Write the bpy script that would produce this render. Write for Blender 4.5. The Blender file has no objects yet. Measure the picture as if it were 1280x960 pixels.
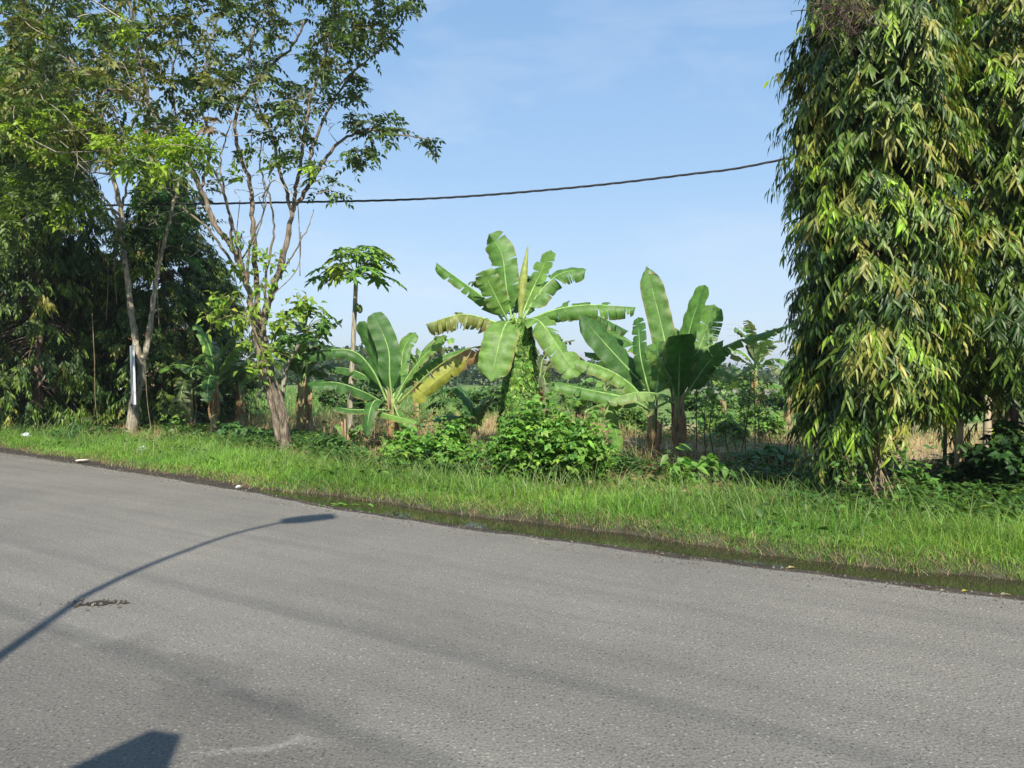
import bpy, math, random
import numpy as np
R = math.radians
rng = np.random.default_rng(7)
F, H, HY = 950.0, 1.6, 470.0            # focal length in photo pixels, eye height, horizon row

def P(px, py, Y):
    return np.array([(px - 640) / F * Y, Y, H + (HY - py) / F * Y])
def GY(py):                              # distance at which flat ground lies on photo row py
    return F * H / (py - HY)
def nrm(a):
    a = np.asarray(a, float)
    return a / np.maximum(np.linalg.norm(a, axis=-1, keepdims=True), 1e-9)

scene = bpy.context.scene
COL = scene.collection

# ------------------------------------------------------------------ mesh builder
class MB:
    def __init__(s):
        s.V, s.Q, s.T, s.C, s.U, s.n = [], [], [], [], [], 0; s.flat = False
    def add(s, v, quads=None, tris=None, col=(.5, .5, .5), uv=None):
        v = np.asarray(v, float).reshape(-1, 3)
        k = len(v)
        c = np.asarray(col, float)
        if c.ndim == 1: c = np.tile(c, (k, 1))
        if uv is None: uv = np.zeros((k, 2))
        s.V.append(v); s.C.append(c); s.U.append(np.asarray(uv, float))
        if quads is not None and len(quads): s.Q.append(np.asarray(quads, int) + s.n)
        if tris is not None and len(tris): s.T.append(np.asarray(tris, int) + s.n)
        s.n += k
    def build(s, name, mat, parent=None, smooth=True, origin=None):
        V = np.concatenate(s.V); C = np.concatenate(s.C); U = np.concatenate(s.U)
        if parent is not None: V = V - np.array(parent.location)
        elif origin is not None: V = V - np.asarray(origin)
        Q = np.concatenate(s.Q) if s.Q else np.zeros((0, 4), int)
        T = np.concatenate(s.T) if s.T else np.zeros((0, 3), int)
        loops = np.concatenate([Q.ravel(), T.ravel()])
        starts = np.concatenate([np.arange(len(Q)) * 4, len(Q) * 4 + np.arange(len(T)) * 3])
        me = bpy.data.meshes.new(name)
        me.vertices.add(len(V)); me.vertices.foreach_set('co', V.astype(np.float32).ravel())
        me.loops.add(len(loops)); me.loops.foreach_set('vertex_index', loops.astype(np.int32))
        me.polygons.add(len(starts)); me.polygons.foreach_set('loop_start', starts.astype(np.int32))
        me.polygons.foreach_set('use_smooth', np.full(len(starts), smooth and not s.flat))
        me.update(calc_edges=True)
        a = me.attributes.new('col', 'FLOAT_COLOR', 'POINT')
        a.data.foreach_set('color', np.c_[np.clip(C, 0, 1), np.ones(len(C))].astype(np.float32).ravel())
        if np.any(U):
            ul = me.uv_layers.new(name='uv')
            ul.data.foreach_set('uv', U[loops].astype(np.float32).ravel())
        me.materials.append(mat)
        o = bpy.data.objects.new(name, me); COL.objects.link(o)
        if parent is not None: o.parent = parent
        elif origin is not None: o.location = origin
        return o

def tag(o, label, cat, group=None, kind=None):
    if label: o['label'] = label
    if cat: o['category'] = cat
    if group: o['group'] = group
    if kind: o['kind'] = kind
    return o
def thing(name, loc, label, cat, group=None):
    o = bpy.data.objects.new(name, None); COL.objects.link(o)
    o.empty_display_size = .2
    o.location = loc
    return tag(o, label, cat, group)
def copy_tree(o, parent=None):
    c = o.copy(); COL.objects.link(c)
    if parent is not None: c.parent = parent
    for ch in list(o.children): copy_tree(ch, c)
    return c

def catmull(pts, step=.15):
    pts = np.asarray(pts, float)
    if len(pts) == 2:
        n = max(2, int(np.linalg.norm(pts[1] - pts[0]) / step) + 1)
        return pts[0] + (pts[1] - pts[0]) * np.linspace(0, 1, n)[:, None]
    e = np.vstack([2 * pts[0] - pts[1], pts, 2 * pts[-1] - pts[-2]])
    out = []
    for i in range(1, len(e) - 2):
        n = max(2, int(np.linalg.norm(e[i + 1] - e[i]) / step) + 1)
        t = np.linspace(0, 1, n, endpoint=False)[:, None]
        p0, p1, p2, p3 = e[i - 1], e[i], e[i + 1], e[i + 2]
        out.append(.5 * (2 * p1 + (p2 - p0) * t + (2 * p0 - 5 * p1 + 4 * p2 - p3) * t ** 2 + (3 * p1 - p0 - 3 * p2 + p3) * t ** 3))
    out.append(e[-2][None])
    return np.concatenate(out)
def resample(pts, n):
    d = np.r_[0, np.cumsum(np.linalg.norm(np.diff(pts, axis=0), axis=1))]
    t = np.linspace(0, d[-1], n)
    return np.stack([np.interp(t, d, pts[:, k]) for k in range(3)], 1)

def tube(mb, pts, rad, sides=6, col=(.2, .15, .1), rough=0., cap=True, uvs=False):
    pts = np.asarray(pts, float); n = len(pts)
    rad = np.broadcast_to(np.asarray(rad, float), (n,)) if np.ndim(rad) == 0 or len(np.atleast_1d(rad)) == n else np.interp(np.linspace(0, 1, n), np.linspace(0, 1, len(rad)), rad)
    tg = nrm(np.gradient(pts, axis=0))
    ref = np.array([0, 0, 1.]) if abs(tg[0, 2]) < .9 else np.array([1., 0, 0])
    a = nrm(np.cross(tg[0], ref)); A = [a]
    for i in range(1, n):
        a = A[-1] - tg[i] * np.dot(A[-1], tg[i]); A.append(nrm(a))
    A = np.array(A); B = np.cross(tg, A)
    th = np.arange(sides) / sides * 2 * math.pi
    rr = rad[:, None] * (1 + rough * rng.normal(size=(n, sides))) if rough else np.repeat(rad[:, None], sides, 1)
    v = pts[:, None] + rr[..., None] * (A[:, None] * np.cos(th)[None, :, None] + B[:, None] * np.sin(th)[None, :, None])
    i = np.arange(n - 1)[:, None] * sides; j = np.arange(sides)[None]; j2 = (j + 1) % sides
    q = np.stack([i + j, i + j2, i + sides + j2, i + sides + j], -1).reshape(-1, 4)
    v = v.reshape(-1, 3)
    c = np.asarray(col, float)
    if c.ndim == 2: c = np.repeat(c, sides, 0)
    tr = None
    if cap:
        v = np.vstack([v, pts[:1], pts[-1:]])
        if c.ndim == 2: c = np.vstack([c, c[:1], c[-1:]])
        k = n * sides
        jj = np.arange(sides); jn = (jj + 1) % sides
        tr = np.vstack([np.c_[np.full(sides, k), jn, jj], np.c_[np.full(sides, k + 1), (n - 1) * sides + jj, (n - 1) * sides + jn]])
    mb.add(v, q, tr, c)

def box(mb, c, s, col=(.5, .5, .5), rot=0):
    mb.flat = True
    x, y, z = np.array(s) / 2
    v = np.array([[-x, -y, -z], [x, -y, -z], [x, y, -z], [-x, y, -z], [-x, -y, z], [x, -y, z], [x, y, z], [-x, y, z]])
    ca, sa = math.cos(rot), math.sin(rot)
    v = np.c_[v[:, 0] * ca - v[:, 1] * sa, v[:, 0] * sa + v[:, 1] * ca, v[:, 2]] + np.array(c)
    mb.add(v, [[0, 3, 2, 1], [4, 5, 6, 7], [0, 1, 5, 4], [1, 2, 6, 5], [2, 3, 7, 6], [3, 0, 4, 7]], None, col)

# ------------------------------------------------------------------ leaf templates: (x across, y along, z out of the leaf)
def tmpl(nseg, prof, fold=.25, curl=.2, wave=0.):
    y = np.linspace(0, 1, nseg + 1)
    w = np.array([prof(t) for t in y])
    v = []
    for t, ww in zip(y, w):
        z = -curl * t * t
        wv = wave * math.sin(t * 9.)
        v += [[-ww, t, z, fold * ww + wv * ww], [0, t, z, 0], [ww, t, z, fold * ww - wv * ww]]
    q = []
    for i in range(nseg):
        a = i * 3
        q += [[a, a + 1, a + 4, a + 3], [a + 1, a + 2, a + 5, a + 4]]
    return np.array(v), np.array(q)
lance = tmpl(4, lambda t: max(.04, math.sin(math.pi * t ** .75) ** .8), .35, .18, .25)
ovate = tmpl(3, lambda t: max(.03, math.sin(math.pi * t ** .6)), .3, .25)
heart = tmpl(3, lambda t: max(.03, math.sin(math.pi * min(1, t * .85 + .12) ** .55)), .2, .2)

def stamp(mb, T, pos, d, up, L, W, col):
    tv, tq = T
    N = len(pos)
    d = nrm(d); side = nrm(np.cross(d, up)); nn = np.cross(side, d)
    L = np.broadcast_to(L, (N,)); W = np.broadcast_to(W, (N,))
    v = (pos[:, None] + side[:, None] * (tv[None, :, 0:1] * W[:, None, None]) + d[:, None] * (tv[None, :, 1:2] * L[:, None, None])
         + nn[:, None] * (tv[None, :, 2:3] * L[:, None, None] + tv[None, :, 3:4] * W[:, None, None]))
    k = len(tv)
    q = (tq[None] + (np.arange(N) * k)[:, None, None]).reshape(-1, 4)
    mb.add(v.reshape(-1, 3), q, None, np.repeat(np.broadcast_to(col, (N, 3)), k, 0))

def jit(base, n, s=.18, h=.08):
    base = np.asarray(base, float)
    c = np.broadcast_to(base, (n, 3)) * (1 + rng.normal(size=(n, 1)) * s)
    return np.clip(c * (1 + rng.normal(size=(n, 3)) * h), .004, .9)
def pick(cols, wts, n):
    cols = np.array(cols, float); wts = np.array(wts, float)
    return cols[rng.choice(len(cols), n, p=wts / wts.sum())]
def rdir(n):
    return nrm(rng.normal(size=(n, 3)))

# ------------------------------------------------------------------ materials
def mat(name):
    m = bpy.data.materials.new(name); m.use_nodes = True
    nt = m.node_tree; nt.nodes.clear()
    return m, nt, nt.nodes, nt.links
def node(ns, t, **kw):
    n = ns.new(t)
    for k, v in kw.items(): setattr(n, k, v)
    return n

def leaf_material(name, rough=.45, trans=.3, spec=.5, veins=0., back=0.):
    m, nt, ns, ls = mat(name)
    at = node(ns, 'ShaderNodeAttribute', attribute_name='col')
    c = at.outputs['Color']
    nz = node(ns, 'ShaderNodeTexNoise'); nz.inputs['Scale'].default_value = 9.; nz.inputs['Detail'].default_value = 4
    tc = node(ns, 'ShaderNodeTexCoord'); ls.new(tc.outputs['Object'], nz.inputs['Vector'])
    mr = node(ns, 'ShaderNodeMapRange'); ls.new(nz.outputs['Fac'], mr.inputs['Value'])
    mr.inputs['From Min'].default_value = .3; mr.inputs['From Max'].default_value = .7
    mr.inputs['To Min'].default_value = .72; mr.inputs['To Max'].default_value = 1.25
    mul = node(ns, 'ShaderNodeVectorMath', operation='SCALE'); ls.new(c, mul.inputs[0]); ls.new(mr.outputs[0], mul.inputs['Scale'])
    c = mul.outputs[0]
    bsdf = node(ns, 'ShaderNodeBsdfPrincipled')
    if veins:
        sep = node(ns, 'ShaderNodeSeparateXYZ'); ls.new(tc.outputs['UV'], sep.inputs[0])
        sn = node(ns, 'ShaderNodeMath', operation='SINE'); m1 = node(ns, 'ShaderNodeMath', operation='MULTIPLY')
        m1.inputs[1].default_value = 330.; ls.new(sep.outputs[0], m1.inputs[0]); ls.new(m1.outputs[0], sn.inputs[0])
        n2 = node(ns, 'ShaderNodeTexNoise'); n2.inputs['Scale'].default_value = 1.; n2.inputs['Detail'].default_value = 2
        mp = node(ns, 'ShaderNodeMapping'); mp.inputs['Scale'].default_value = (45, 1.2, 1); ls.new(tc.outputs['UV'], mp.inputs[0]); ls.new(mp.outputs[0], n2.inputs['Vector'])
        ad = node(ns, 'ShaderNodeMath', operation='MULTIPLY_ADD'); ad.inputs[1].default_value = .10; ls.new(sn.outputs[0], ad.inputs[0]); ls.new(n2.outputs['Fac'], ad.inputs[2])
        mr2 = node(ns, 'ShaderNodeMapRange'); ls.new(ad.outputs[0], mr2.inputs['Value'])
        mr2.inputs['From Min'].default_value = .2; mr2.inputs['From Max'].default_value = .8
        mr2.inputs['To Min'].default_value = 1 - veins; mr2.inputs['To Max'].default_value = 1 + veins
        mu2 = node(ns, 'ShaderNodeVectorMath', operation='SCALE'); ls.new(c, mu2.inputs[0]); ls.new(mr2.outputs[0], mu2.inputs['Scale']); c = mu2.outputs[0]
        bp = node(ns, 'ShaderNodeBump'); bp.inputs['Strength'].default_value = .12; bp.inputs['Distance'].default_value = .02
        ls.new(ad.outputs[0], bp.inputs['Height']); ls.new(bp.outputs[0], bsdf.inputs['Normal'])
    if back:
        ge = node(ns, 'ShaderNodeNewGeometry')
        mx = node(ns, 'ShaderNodeMix', data_type='RGBA'); ls.new(ge.outputs['Backfacing'], mx.inputs[0])
        hs = node(ns, 'ShaderNodeHueSaturation'); hs.inputs['Saturation'].default_value = .75; hs.inputs['Value'].default_value = 1 + back
        ls.new(c, hs.inputs['Color']); ls.new(c, mx.inputs[6]); ls.new(hs.outputs[0], mx.inputs[7]); c = mx.outputs[2]
    ls.new(c, bsdf.inputs['Base Color'])
    bsdf.inputs['Roughness'].default_value = rough
    bsdf.inputs['Specular IOR Level'].default_value = spec
    tr = node(ns, 'ShaderNodeBsdfTranslucent')
    tm = node(ns, 'ShaderNodeMix', data_type='RGBA', blend_type='MULTIPLY'); tm.inputs[0].default_value = 1
    ls.new(c, tm.inputs[6]); tm.inputs[7].default_value = (1.5, 1.6, .6, 1); ls.new(tm.outputs[2], tr.inputs['Color'])
    mix = node(ns, 'ShaderNodeMixShader'); mix.inputs[0].default_value = trans
    ls.new(bsdf.outputs[0], mix.inputs[1]); ls.new(tr.outputs[0], mix.inputs[2])
    out = node(ns, 'ShaderNodeOutputMaterial'); ls.new(mix.outputs[0], out.inputs['Surface'])
    return m

def solid_material(name, scale=(8, 8, 8), amount=.35, rough=.85, bump=.4, spec=.3, metallic=0., dist=.02):
    """vertex colour times stretched noise, with bump: bark, stems, concrete, paint, soil"""
    m, nt, ns, ls = mat(name)
    at = node(ns, 'ShaderNodeAttribute', attribute_name='col')
    tc = node(ns, 'ShaderNodeTexCoord'); mp = node(ns, 'ShaderNodeMapping'); mp.inputs['Scale'].default_value = scale
    ls.new(tc.outputs['Object'], mp.inputs[0])
    nz = node(ns, 'ShaderNodeTexNoise'); nz.inputs['Scale'].default_value = 1.; nz.inputs['Detail'].default_value = 6; nz.inputs['Roughness'].default_value = .65
    ls.new(mp.outputs[0], nz.inputs['Vector'])
    mr = node(ns, 'ShaderNodeMapRange'); ls.new(nz.outputs['Fac'], mr.inputs['Value'])
    mr.inputs['From Min'].default_value = .3; mr.inputs['From Max'].default_value = .7
    mr.inputs['To Min'].default_value = 1 - amount; mr.inputs['To Max'].default_value = 1 + amount
    mul = node(ns, 'ShaderNodeVectorMath', operation='SCALE'); ls.new(at.outputs['Color'], mul.inputs[0]); ls.new(mr.outputs[0], mul.inputs['Scale'])
    b = node(ns, 'ShaderNodeBsdfPrincipled'); ls.new(mul.outputs[0], b.inputs['Base Color'])
    b.inputs['Roughness'].default_value = rough; b.inputs['Specular IOR Level'].default_value = spec; b.inputs['Metallic'].default_value = metallic
    if bump:
        bp = node(ns, 'ShaderNodeBump'); bp.inputs['Strength'].default_value = bump; bp.inputs['Distance'].default_value = dist
        ls.new(nz.outputs['Fac'], bp.inputs['Height']); ls.new(bp.outputs[0], b.inputs['Normal'])
    out = node(ns, 'ShaderNodeOutputMaterial'); ls.new(b.outputs[0], out.inputs['Surface'])
    return m

M_BAN = leaf_material('banana_leaf', .5, .3, .35, veins=.18, back=.25)
M_LEAF = leaf_material('leaf', .48, .36, .35)
M_MAST = leaf_material('mast_leaf', .45, .22, .35)
M_GRASS = leaf_material('grass', .5, .3, .35)
M_DRY = leaf_material('dry_leaf', .8, .2, .15, veins=.2)
M_BARK = solid_material('bark', (26, 26, 4), .75, .9, 1., dist=.04)
M_STEM = solid_material('stem', (14, 14, 3), .4, .7, .4)
M_PLAIN = solid_material('painted', (6, 6, 6), .08, .5, .05)
M_CONC = solid_material('concrete', (3, 3, 3), .25, .9, .3)
M_CABLE = solid_material('cable', (5, 5, 5), .1, .6, 0)

# ------------------------------------------------------------------ world, sun, camera
EL = R(41); AZ = np.array([-.155, .988])          # direction the light travels over the ground
w = bpy.data.worlds.new('World'); scene.world = w; w.use_nodes = True
ns, ls = w.node_tree.nodes, w.node_tree.links
ns.clear()
sky = node(ns, 'ShaderNodeTexSky', sky_type='NISHITA'); sky.sun_disc = False
sky.sun_elevation = EL; sky.sun_rotation = R(171); sky.altitude = 50; sky.air_density = 1.0; sky.dust_density = .7; sky.ozone_density = 1.8
bg = node(ns, 'ShaderNodeBackground'); bg.inputs['Strength'].default_value = .11
tc = node(ns, 'ShaderNodeTexCoord')
mp = node(ns, 'ShaderNodeMapping'); mp.inputs['Scale'].default_value = (2.2, 2.2, 7.); mp.inputs['Location'].default_value = (.35, 0, .1)
ls.new(tc.outputs['Generated'], mp.inputs[0])
nz = node(ns, 'ShaderNodeTexNoise'); nz.inputs['Scale'].default_value = 1.6; nz.inputs['Detail'].default_value = 7; nz.inputs['Roughness'].default_value = .55; nz.inputs['Distortion'].default_value = .4
ls.new(mp.outputs[0], nz.inputs['Vector'])
cr = node(ns, 'ShaderNodeMapRange'); cr.inputs['From Min'].default_value = .50; cr.inputs['From Max'].default_value = .85; cr.inputs['To Max'].default_value = .36
ls.new(nz.outputs['Fac'], cr.inputs['Value'])
sz = node(ns, 'ShaderNodeSeparateXYZ'); ls.new(tc.outputs['Generated'], sz.inputs[0])
rp = node(ns, 'ShaderNodeValToRGB'); ls.new(sz.outputs[2], rp.inputs[0]); rp.color_ramp.elements[0].position = 0.; rp.color_ramp.elements[1].position = .6
for e_, c_ in zip((rp.color_ramp.elements[0], rp.color_ramp.elements.new(.07), rp.color_ramp.elements.new(.25), rp.color_ramp.elements.new(.45)), ((.66, .75, .86, 1), (.57, .735, .92, 1), (.38, .60, .885, 1), (.265, .475, .79, 1))): e_.color = c_
rp.color_ramp.elements[-1].color = (.19, .39, .71, 1)
vz = node(ns, 'ShaderNodeVectorMath', operation='SCALE'); vz.inputs['Scale'].default_value = 4.9; ls.new(rp.outputs[0], vz.inputs[0])
hz = node(ns, 'ShaderNodeMix', data_type='RGBA'); hz.inputs[0].default_value = .85; ls.new(sky.outputs[0], hz.inputs[6]); ls.new(vz.outputs[0], hz.inputs[7])
mx = node(ns, 'ShaderNodeMix', data_type='RGBA'); ls.new(cr.outputs[0], mx.inputs[0]); ls.new(hz.outputs[2], mx.inputs[6])
mx.inputs[7].default_value = (4.4, 4.6, 4.9, 1)
ls.new(mx.outputs[2], bg.inputs['Color'])
wo = node(ns, 'ShaderNodeOutputWorld'); ls.new(bg.outputs[0], wo.inputs['Surface'])

sd = bpy.data.lights.new('sun', 'SUN'); sd.energy = 4.6; sd.angle = R(.53); sd.color = (1., .92, .78)
so = bpy.data.objects.new('sun', sd); COL.objects.link(so)
from mathutils import Vector
so.rotation_euler = Vector((AZ[0] * math.cos(EL), AZ[1] * math.cos(EL), -math.sin(EL))).to_track_quat('-Z', 'Y').to_euler()
so.location = (0, -5, 20)

cd = bpy.data.cameras.new('camera'); cam = bpy.data.objects.new('camera', cd); COL.objects.link(cam)
cam.location = (0, 0, H); cam.rotation_euler = (R(90), 0, 0)
cd.sensor_width = 36; cd.lens = F / 1280 * 36; cd.shift_y = -(480 - HY) / 1280
cd.clip_end = 5000; cd.clip_start = .05
scene.camera = cam
vs = scene.view_settings
vs.view_transform = 'Standard'; vs.look = 'None'; vs.gamma = 1; vs.exposure = .95; vs.use_curve_mapping = False
scene.cycles.max_bounces = 7; scene.cycles.transparent_max_bounces = 8

# ------------------------------------------------------------------ road edge and ground
edge_px = [(0, 565), (175, 592), (306, 614), (440, 640), (608, 664), (840, 695), (1048, 722), (1280, 750)]
turf_px = [(0, 559), (87, 572), (184, 587), (271, 600), (306, 606), (437, 620), (608, 643), (840, 672), (1048, 702), (1280, 724)]
def line_of(px):
    p = np.array([P(x, y, GY(y))[:2] for x, y in px])
    o = np.argsort(p[:, 0]); return p[o]
def extend(p):
    s0 = -.80; s1 = -.52
    l = np.array([[-900, p[0, 1] + s0 * (-60 - p[0, 0])], [-60, p[0, 1] + s0 * (-60 - p[0, 0])]])
    r = np.array([[14, p[-1, 1] + s1 * (14 - p[-1, 0])], [900, p[-1, 1] + s1 * (14 - p[-1, 0])]])
    return np.vstack([l, p, r])
EP, TP = extend(line_of(edge_px)), extend(line_of(turf_px))
def smooth_line(p):
    x = np.r_[np.linspace(-900, -60, 30), np.linspace(-59, 14, 740), np.linspace(15, 900, 30)]
    y = np.interp(x, p[:, 0], p[:, 1])
    k = np.hanning(15); k /= k.sum()
    m = (x > -58) & (x < 13); yy = np.convolve(np.pad(y, 7, 'edge'), k, 'valid'); y[m] = yy[m]
    return x, y
EX, EY = smooth_line(EP); TX, TY = smooth_line(TP)
def n1(x, f, ph=0):
    return (np.sin(x * f + ph) + .6 * np.sin(x * f * 2.3 + 1.7 + ph) + .4 * np.sin(x * f * 5.1 + .3 + ph)) / 2
def Yr(x): return np.interp(x, EX, EY)
def Yt(x): return np.interp(x, TX, TY) + .10 * n1(np.asarray(x), 2.1) + .05 * n1(np.asarray(x), 7.)
def wet(x):                                        # 1 where the roadside gully holds water
    return 1 / (1 + np.exp(-(np.asarray(x) + 3.6) * 3))
def gz(x, y):
    x = np.asarray(x, float); y = np.asarray(y, float)
    e = y - Yr(x); t = np.maximum(Yt(x) - Yr(x), .25)
    dip = -.012 - .06 * wet(x) * np.clip((e - .16) / .4, 0, 1)
    rise = np.clip((e - t * .82) / .35, 0, 1); rise = rise * rise * (3 - 2 * rise)
    z = dip * (1 - rise) + rise * (.07 + .04 * n1(x, .9) * np.clip(e / 3, 0, 1) + .03 * n1(y + x * .3, .7, 2))
    z = np.where(e < 0, -.035, z)
    return z

xs = np.unique(np.r_[-900, -500, -300, -200, -140, -100, -80, -60, np.linspace(-50, -18, 40), np.arange(-17.9, 7, .12), np.linspace(7.5, 30, 24), 40, 60, 90, 140, 200, 300, 500, 900])
es = np.unique(np.r_[-80, -40, -20, -10, -5, -2, -1, -.4, -.1, -.02, .0, .05, .1, np.arange(.15, 2.6, .1), np.arange(2.7, 14, .3), np.arange(14, 40, 1.), np.arange(40, 100, 5), 120, 160, 220, 300, 450, 700, 1100, 1800])
X, E = np.meshgrid(xs, es); Yg = Yr(X) + E; Z = gz(X, Yg)
field = np.clip((Yg - 17) / 3, 0, 1)
Nn = rng.normal(size=X.shape)
soil = np.array([.075, .052, .036]); tan = np.array([.36, .27, .16]); green = np.array([.13, .20, .055]); mud = np.array([.045, .038, .03]); under = np.array([.06, .075, .03])
tt = np.maximum(Yt(X) - Yr(X), .25)
wv = np.clip((E - tt * .9) / .3, 0, 1)[..., None]
base = mud * (1 - wv) + under * wv
b2 = np.clip((E - 2.6) / 1.2, 0, 1)[..., None]
base = base * (1 - b2) + soil * b2
pat = n1(X * .7 + Yg * .25, .8) + n1(Yg * .6 - X * .2, .9, 3)
f1 = np.clip((Yg - np.maximum(12.6, Yt(X) + 2.9) + pat * .8) / 1.6, 0, 1)[..., None]
base = base * (1 - f1) + (tan * (1 + .15 * pat[..., None])) * f1
f2 = np.clip((Yg - np.where(X > 2.5, 19, 25) + pat * 1.6) / 3, 0, 1)[..., None]
band = np.exp(-((Yg - 23) / 1.2) ** 2) * (X > 2); f2 = f2 * (1 - .75 * band[..., None])
base = base * (1 - f2) + green * f2
k = len(xs); ii, jj = np.meshgrid(np.arange(len(es) - 1), np.arange(k - 1), indexing='ij')
q = np.stack([ii * k + jj, ii * k + jj + 1, (ii + 1) * k + jj + 1, (ii + 1) * k + jj], -1).reshape(-1, 4)
m = MB(); m.add(np.stack([X, Yg, Z], -1), q, None, (base * (1 + .08 * Nn[..., None])).reshape(-1, 3))
M_SOIL = solid_material('soil', (5, 5, 5), .5, .95, .8, .2, dist=.05)
g = m.build('ground', M_SOIL); tag(g, None, None, kind='structure')

# road
def road_material():
    m, nt, ns, ls = mat('asphalt')
    tc = node(ns, 'ShaderNodeTexCoord')
    rot = node(ns, 'ShaderNodeMapping'); rot.inputs['Rotation'].default_value = (0, 0, R(33)); ls.new(tc.outputs['Object'], rot.inputs[0])
    def noise(vec, scale, detail=4, rough=.6):
        n = node(ns, 'ShaderNodeTexNoise'); n.inputs['Scale'].default_value = scale; n.inputs['Detail'].default_value = detail; n.inputs['Roughness'].default_value = rough
        ls.new(vec, n.inputs['Vector']); return n.outputs['Fac']
    def rng_(v, a, b, c, d):
        r = node(ns, 'ShaderNodeMapRange'); ls.new(v, r.inputs['Value'])
        for nme, val in zip(('From Min', 'From Max', 'To Min', 'To Max'), (a, b, c, d)): r.inputs[nme].default_value = val
        return r.outputs[0]
    def mul(a, b):
        n = node(ns, 'ShaderNodeMath', operation='MULTIPLY'); ls.new(a, n.inputs[0]); ls.new(b, n.inputs[1]); return n.outputs[0]
    st = node(ns, 'ShaderNodeMapping'); st.inputs['Scale'].default_value = (.16, 2.2, 1); ls.new(rot.outputs[0], st.inputs[0])
    streak = rng_(noise(st.outputs[0], 1.3, 3, .5), .35, .65, .93, 1.05)
    st2 = node(ns, 'ShaderNodeMapping'); st2.inputs['Scale'].default_value = (.35, 6, 1); ls.new(rot.outputs[0], st2.inputs[0])
    streak2 = rng_(noise(st2.outputs[0], 1.0, 3, .5), .3, .7, .93, 1.06)
    blot = rng_(noise(tc.outputs['Object'], .55, 5, .6), .3, .7, .88, 1.12)
    grain = rng_(noise(tc.outputs['Object'], 70, 4, .75), .3, .7, .5, 1.5)
    vo = node(ns, 'ShaderNodeTexVoronoi'); vo.inputs['Scale'].default_value = 50; ls.new(tc.outputs['Object'], vo.inputs['Vector'])
    sepc = node(ns, 'ShaderNodeSeparateColor'); ls.new(vo.outputs['Color'], sepc.inputs[0])
    # bright and dark aggregate stones, only a share of the cells
    big = node(ns, 'ShaderNodeMath', operation='LESS_THAN'); big.inputs[1].default_value = .34; ls.new(vo.outputs['Distance'], big.inputs[0])
    brt = node(ns, 'ShaderNodeMath', operation='GREATER_THAN'); brt.inputs[1].default_value = .86; ls.new(sepc.outputs[0], brt.inputs[0])
    drk = node(ns, 'ShaderNodeMath', operation='LESS_THAN'); drk.inputs[1].default_value = .2; ls.new(sepc.outputs[0], drk.inputs[0])
    pb = rng_(mul(big.outputs[0], brt.outputs[0]), 0, 1, 1, 1.65)
    pd = rng_(mul(big.outputs[0], drk.outputs[0]), 0, 1, 1, .55)
    # a darker oval patch with a wobbly edge on the near left
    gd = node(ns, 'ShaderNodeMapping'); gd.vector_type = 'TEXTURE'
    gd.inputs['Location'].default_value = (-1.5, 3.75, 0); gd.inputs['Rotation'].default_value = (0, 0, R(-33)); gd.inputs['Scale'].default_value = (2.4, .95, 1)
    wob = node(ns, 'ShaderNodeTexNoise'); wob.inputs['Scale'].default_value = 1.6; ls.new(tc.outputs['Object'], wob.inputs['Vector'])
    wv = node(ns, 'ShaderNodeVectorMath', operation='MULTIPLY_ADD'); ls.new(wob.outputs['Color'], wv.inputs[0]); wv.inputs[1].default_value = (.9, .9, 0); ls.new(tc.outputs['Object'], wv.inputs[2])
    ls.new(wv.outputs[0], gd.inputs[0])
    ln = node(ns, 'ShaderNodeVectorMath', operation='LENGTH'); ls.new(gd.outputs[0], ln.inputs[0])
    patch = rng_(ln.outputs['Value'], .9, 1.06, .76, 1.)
    def spot(loc, rot_, sc_, lo):
        g_ = node(ns, 'ShaderNodeMapping'); g_.vector_type = 'TEXTURE'; g_.inputs['Location'].default_value = loc; g_.inputs['Rotation'].default_value = (0, 0, R(rot_)); g_.inputs['Scale'].default_value = sc_
        w2 = node(ns, 'ShaderNodeTexNoise'); w2.inputs['Scale'].default_value = 5.; w2.inputs['Detail'].default_value = 5; ls.new(tc.outputs['Object'], w2.inputs['Vector'])
        a_ = node(ns, 'ShaderNodeVectorMath', operation='MULTIPLY_ADD'); ls.new(w2.outputs['Color'], a_.inputs[0]); a_.inputs[1].default_value = (.55, .55, 0); ls.new(tc.outputs['Object'], a_.inputs[2]); ls.new(a_.outputs[0], g_.inputs[0])
        l_ = node(ns, 'ShaderNodeVectorMath', operation='LENGTH'); ls.new(g_.outputs[0], l_.inputs[0])
        return rng_(l_.outputs['Value'], .4, 1.15, lo, 1.)
    # an oily stain, a pale scuff and wheel-worn bands
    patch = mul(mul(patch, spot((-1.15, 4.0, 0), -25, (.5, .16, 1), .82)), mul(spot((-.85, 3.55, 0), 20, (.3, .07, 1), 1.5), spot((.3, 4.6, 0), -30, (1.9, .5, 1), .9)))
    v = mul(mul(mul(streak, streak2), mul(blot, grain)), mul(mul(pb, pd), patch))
    at = node(ns, 'ShaderNodeAttribute', attribute_name='col')
    sc = node(ns, 'ShaderNodeVectorMath', operation='SCALE'); ls.new(at.outputs['Color'], sc.inputs[0]); ls.new(v, sc.inputs['Scale'])
    b = node(ns, 'ShaderNodeBsdfPrincipled'); ls.new(sc.outputs[0], b.inputs['Base Color'])
    b.inputs['Roughness'].default_value = .75; b.inputs['Specular IOR Level'].default_value = .35
    bp = node(ns, 'ShaderNodeBump'); bp.inputs['Strength'].default_value = .6; bp.inputs['Distance'].default_value = .006
    hh = node(ns, 'ShaderNodeMath', operation='SUBTRACT'); ls.new(grain, hh.inputs[0]); ls.new(vo.outputs['Distance'], hh.inputs[1])
    ls.new(hh.outputs[0], bp.inputs['Height']); ls.new(bp.outputs[0], b.inputs['Normal'])
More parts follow.
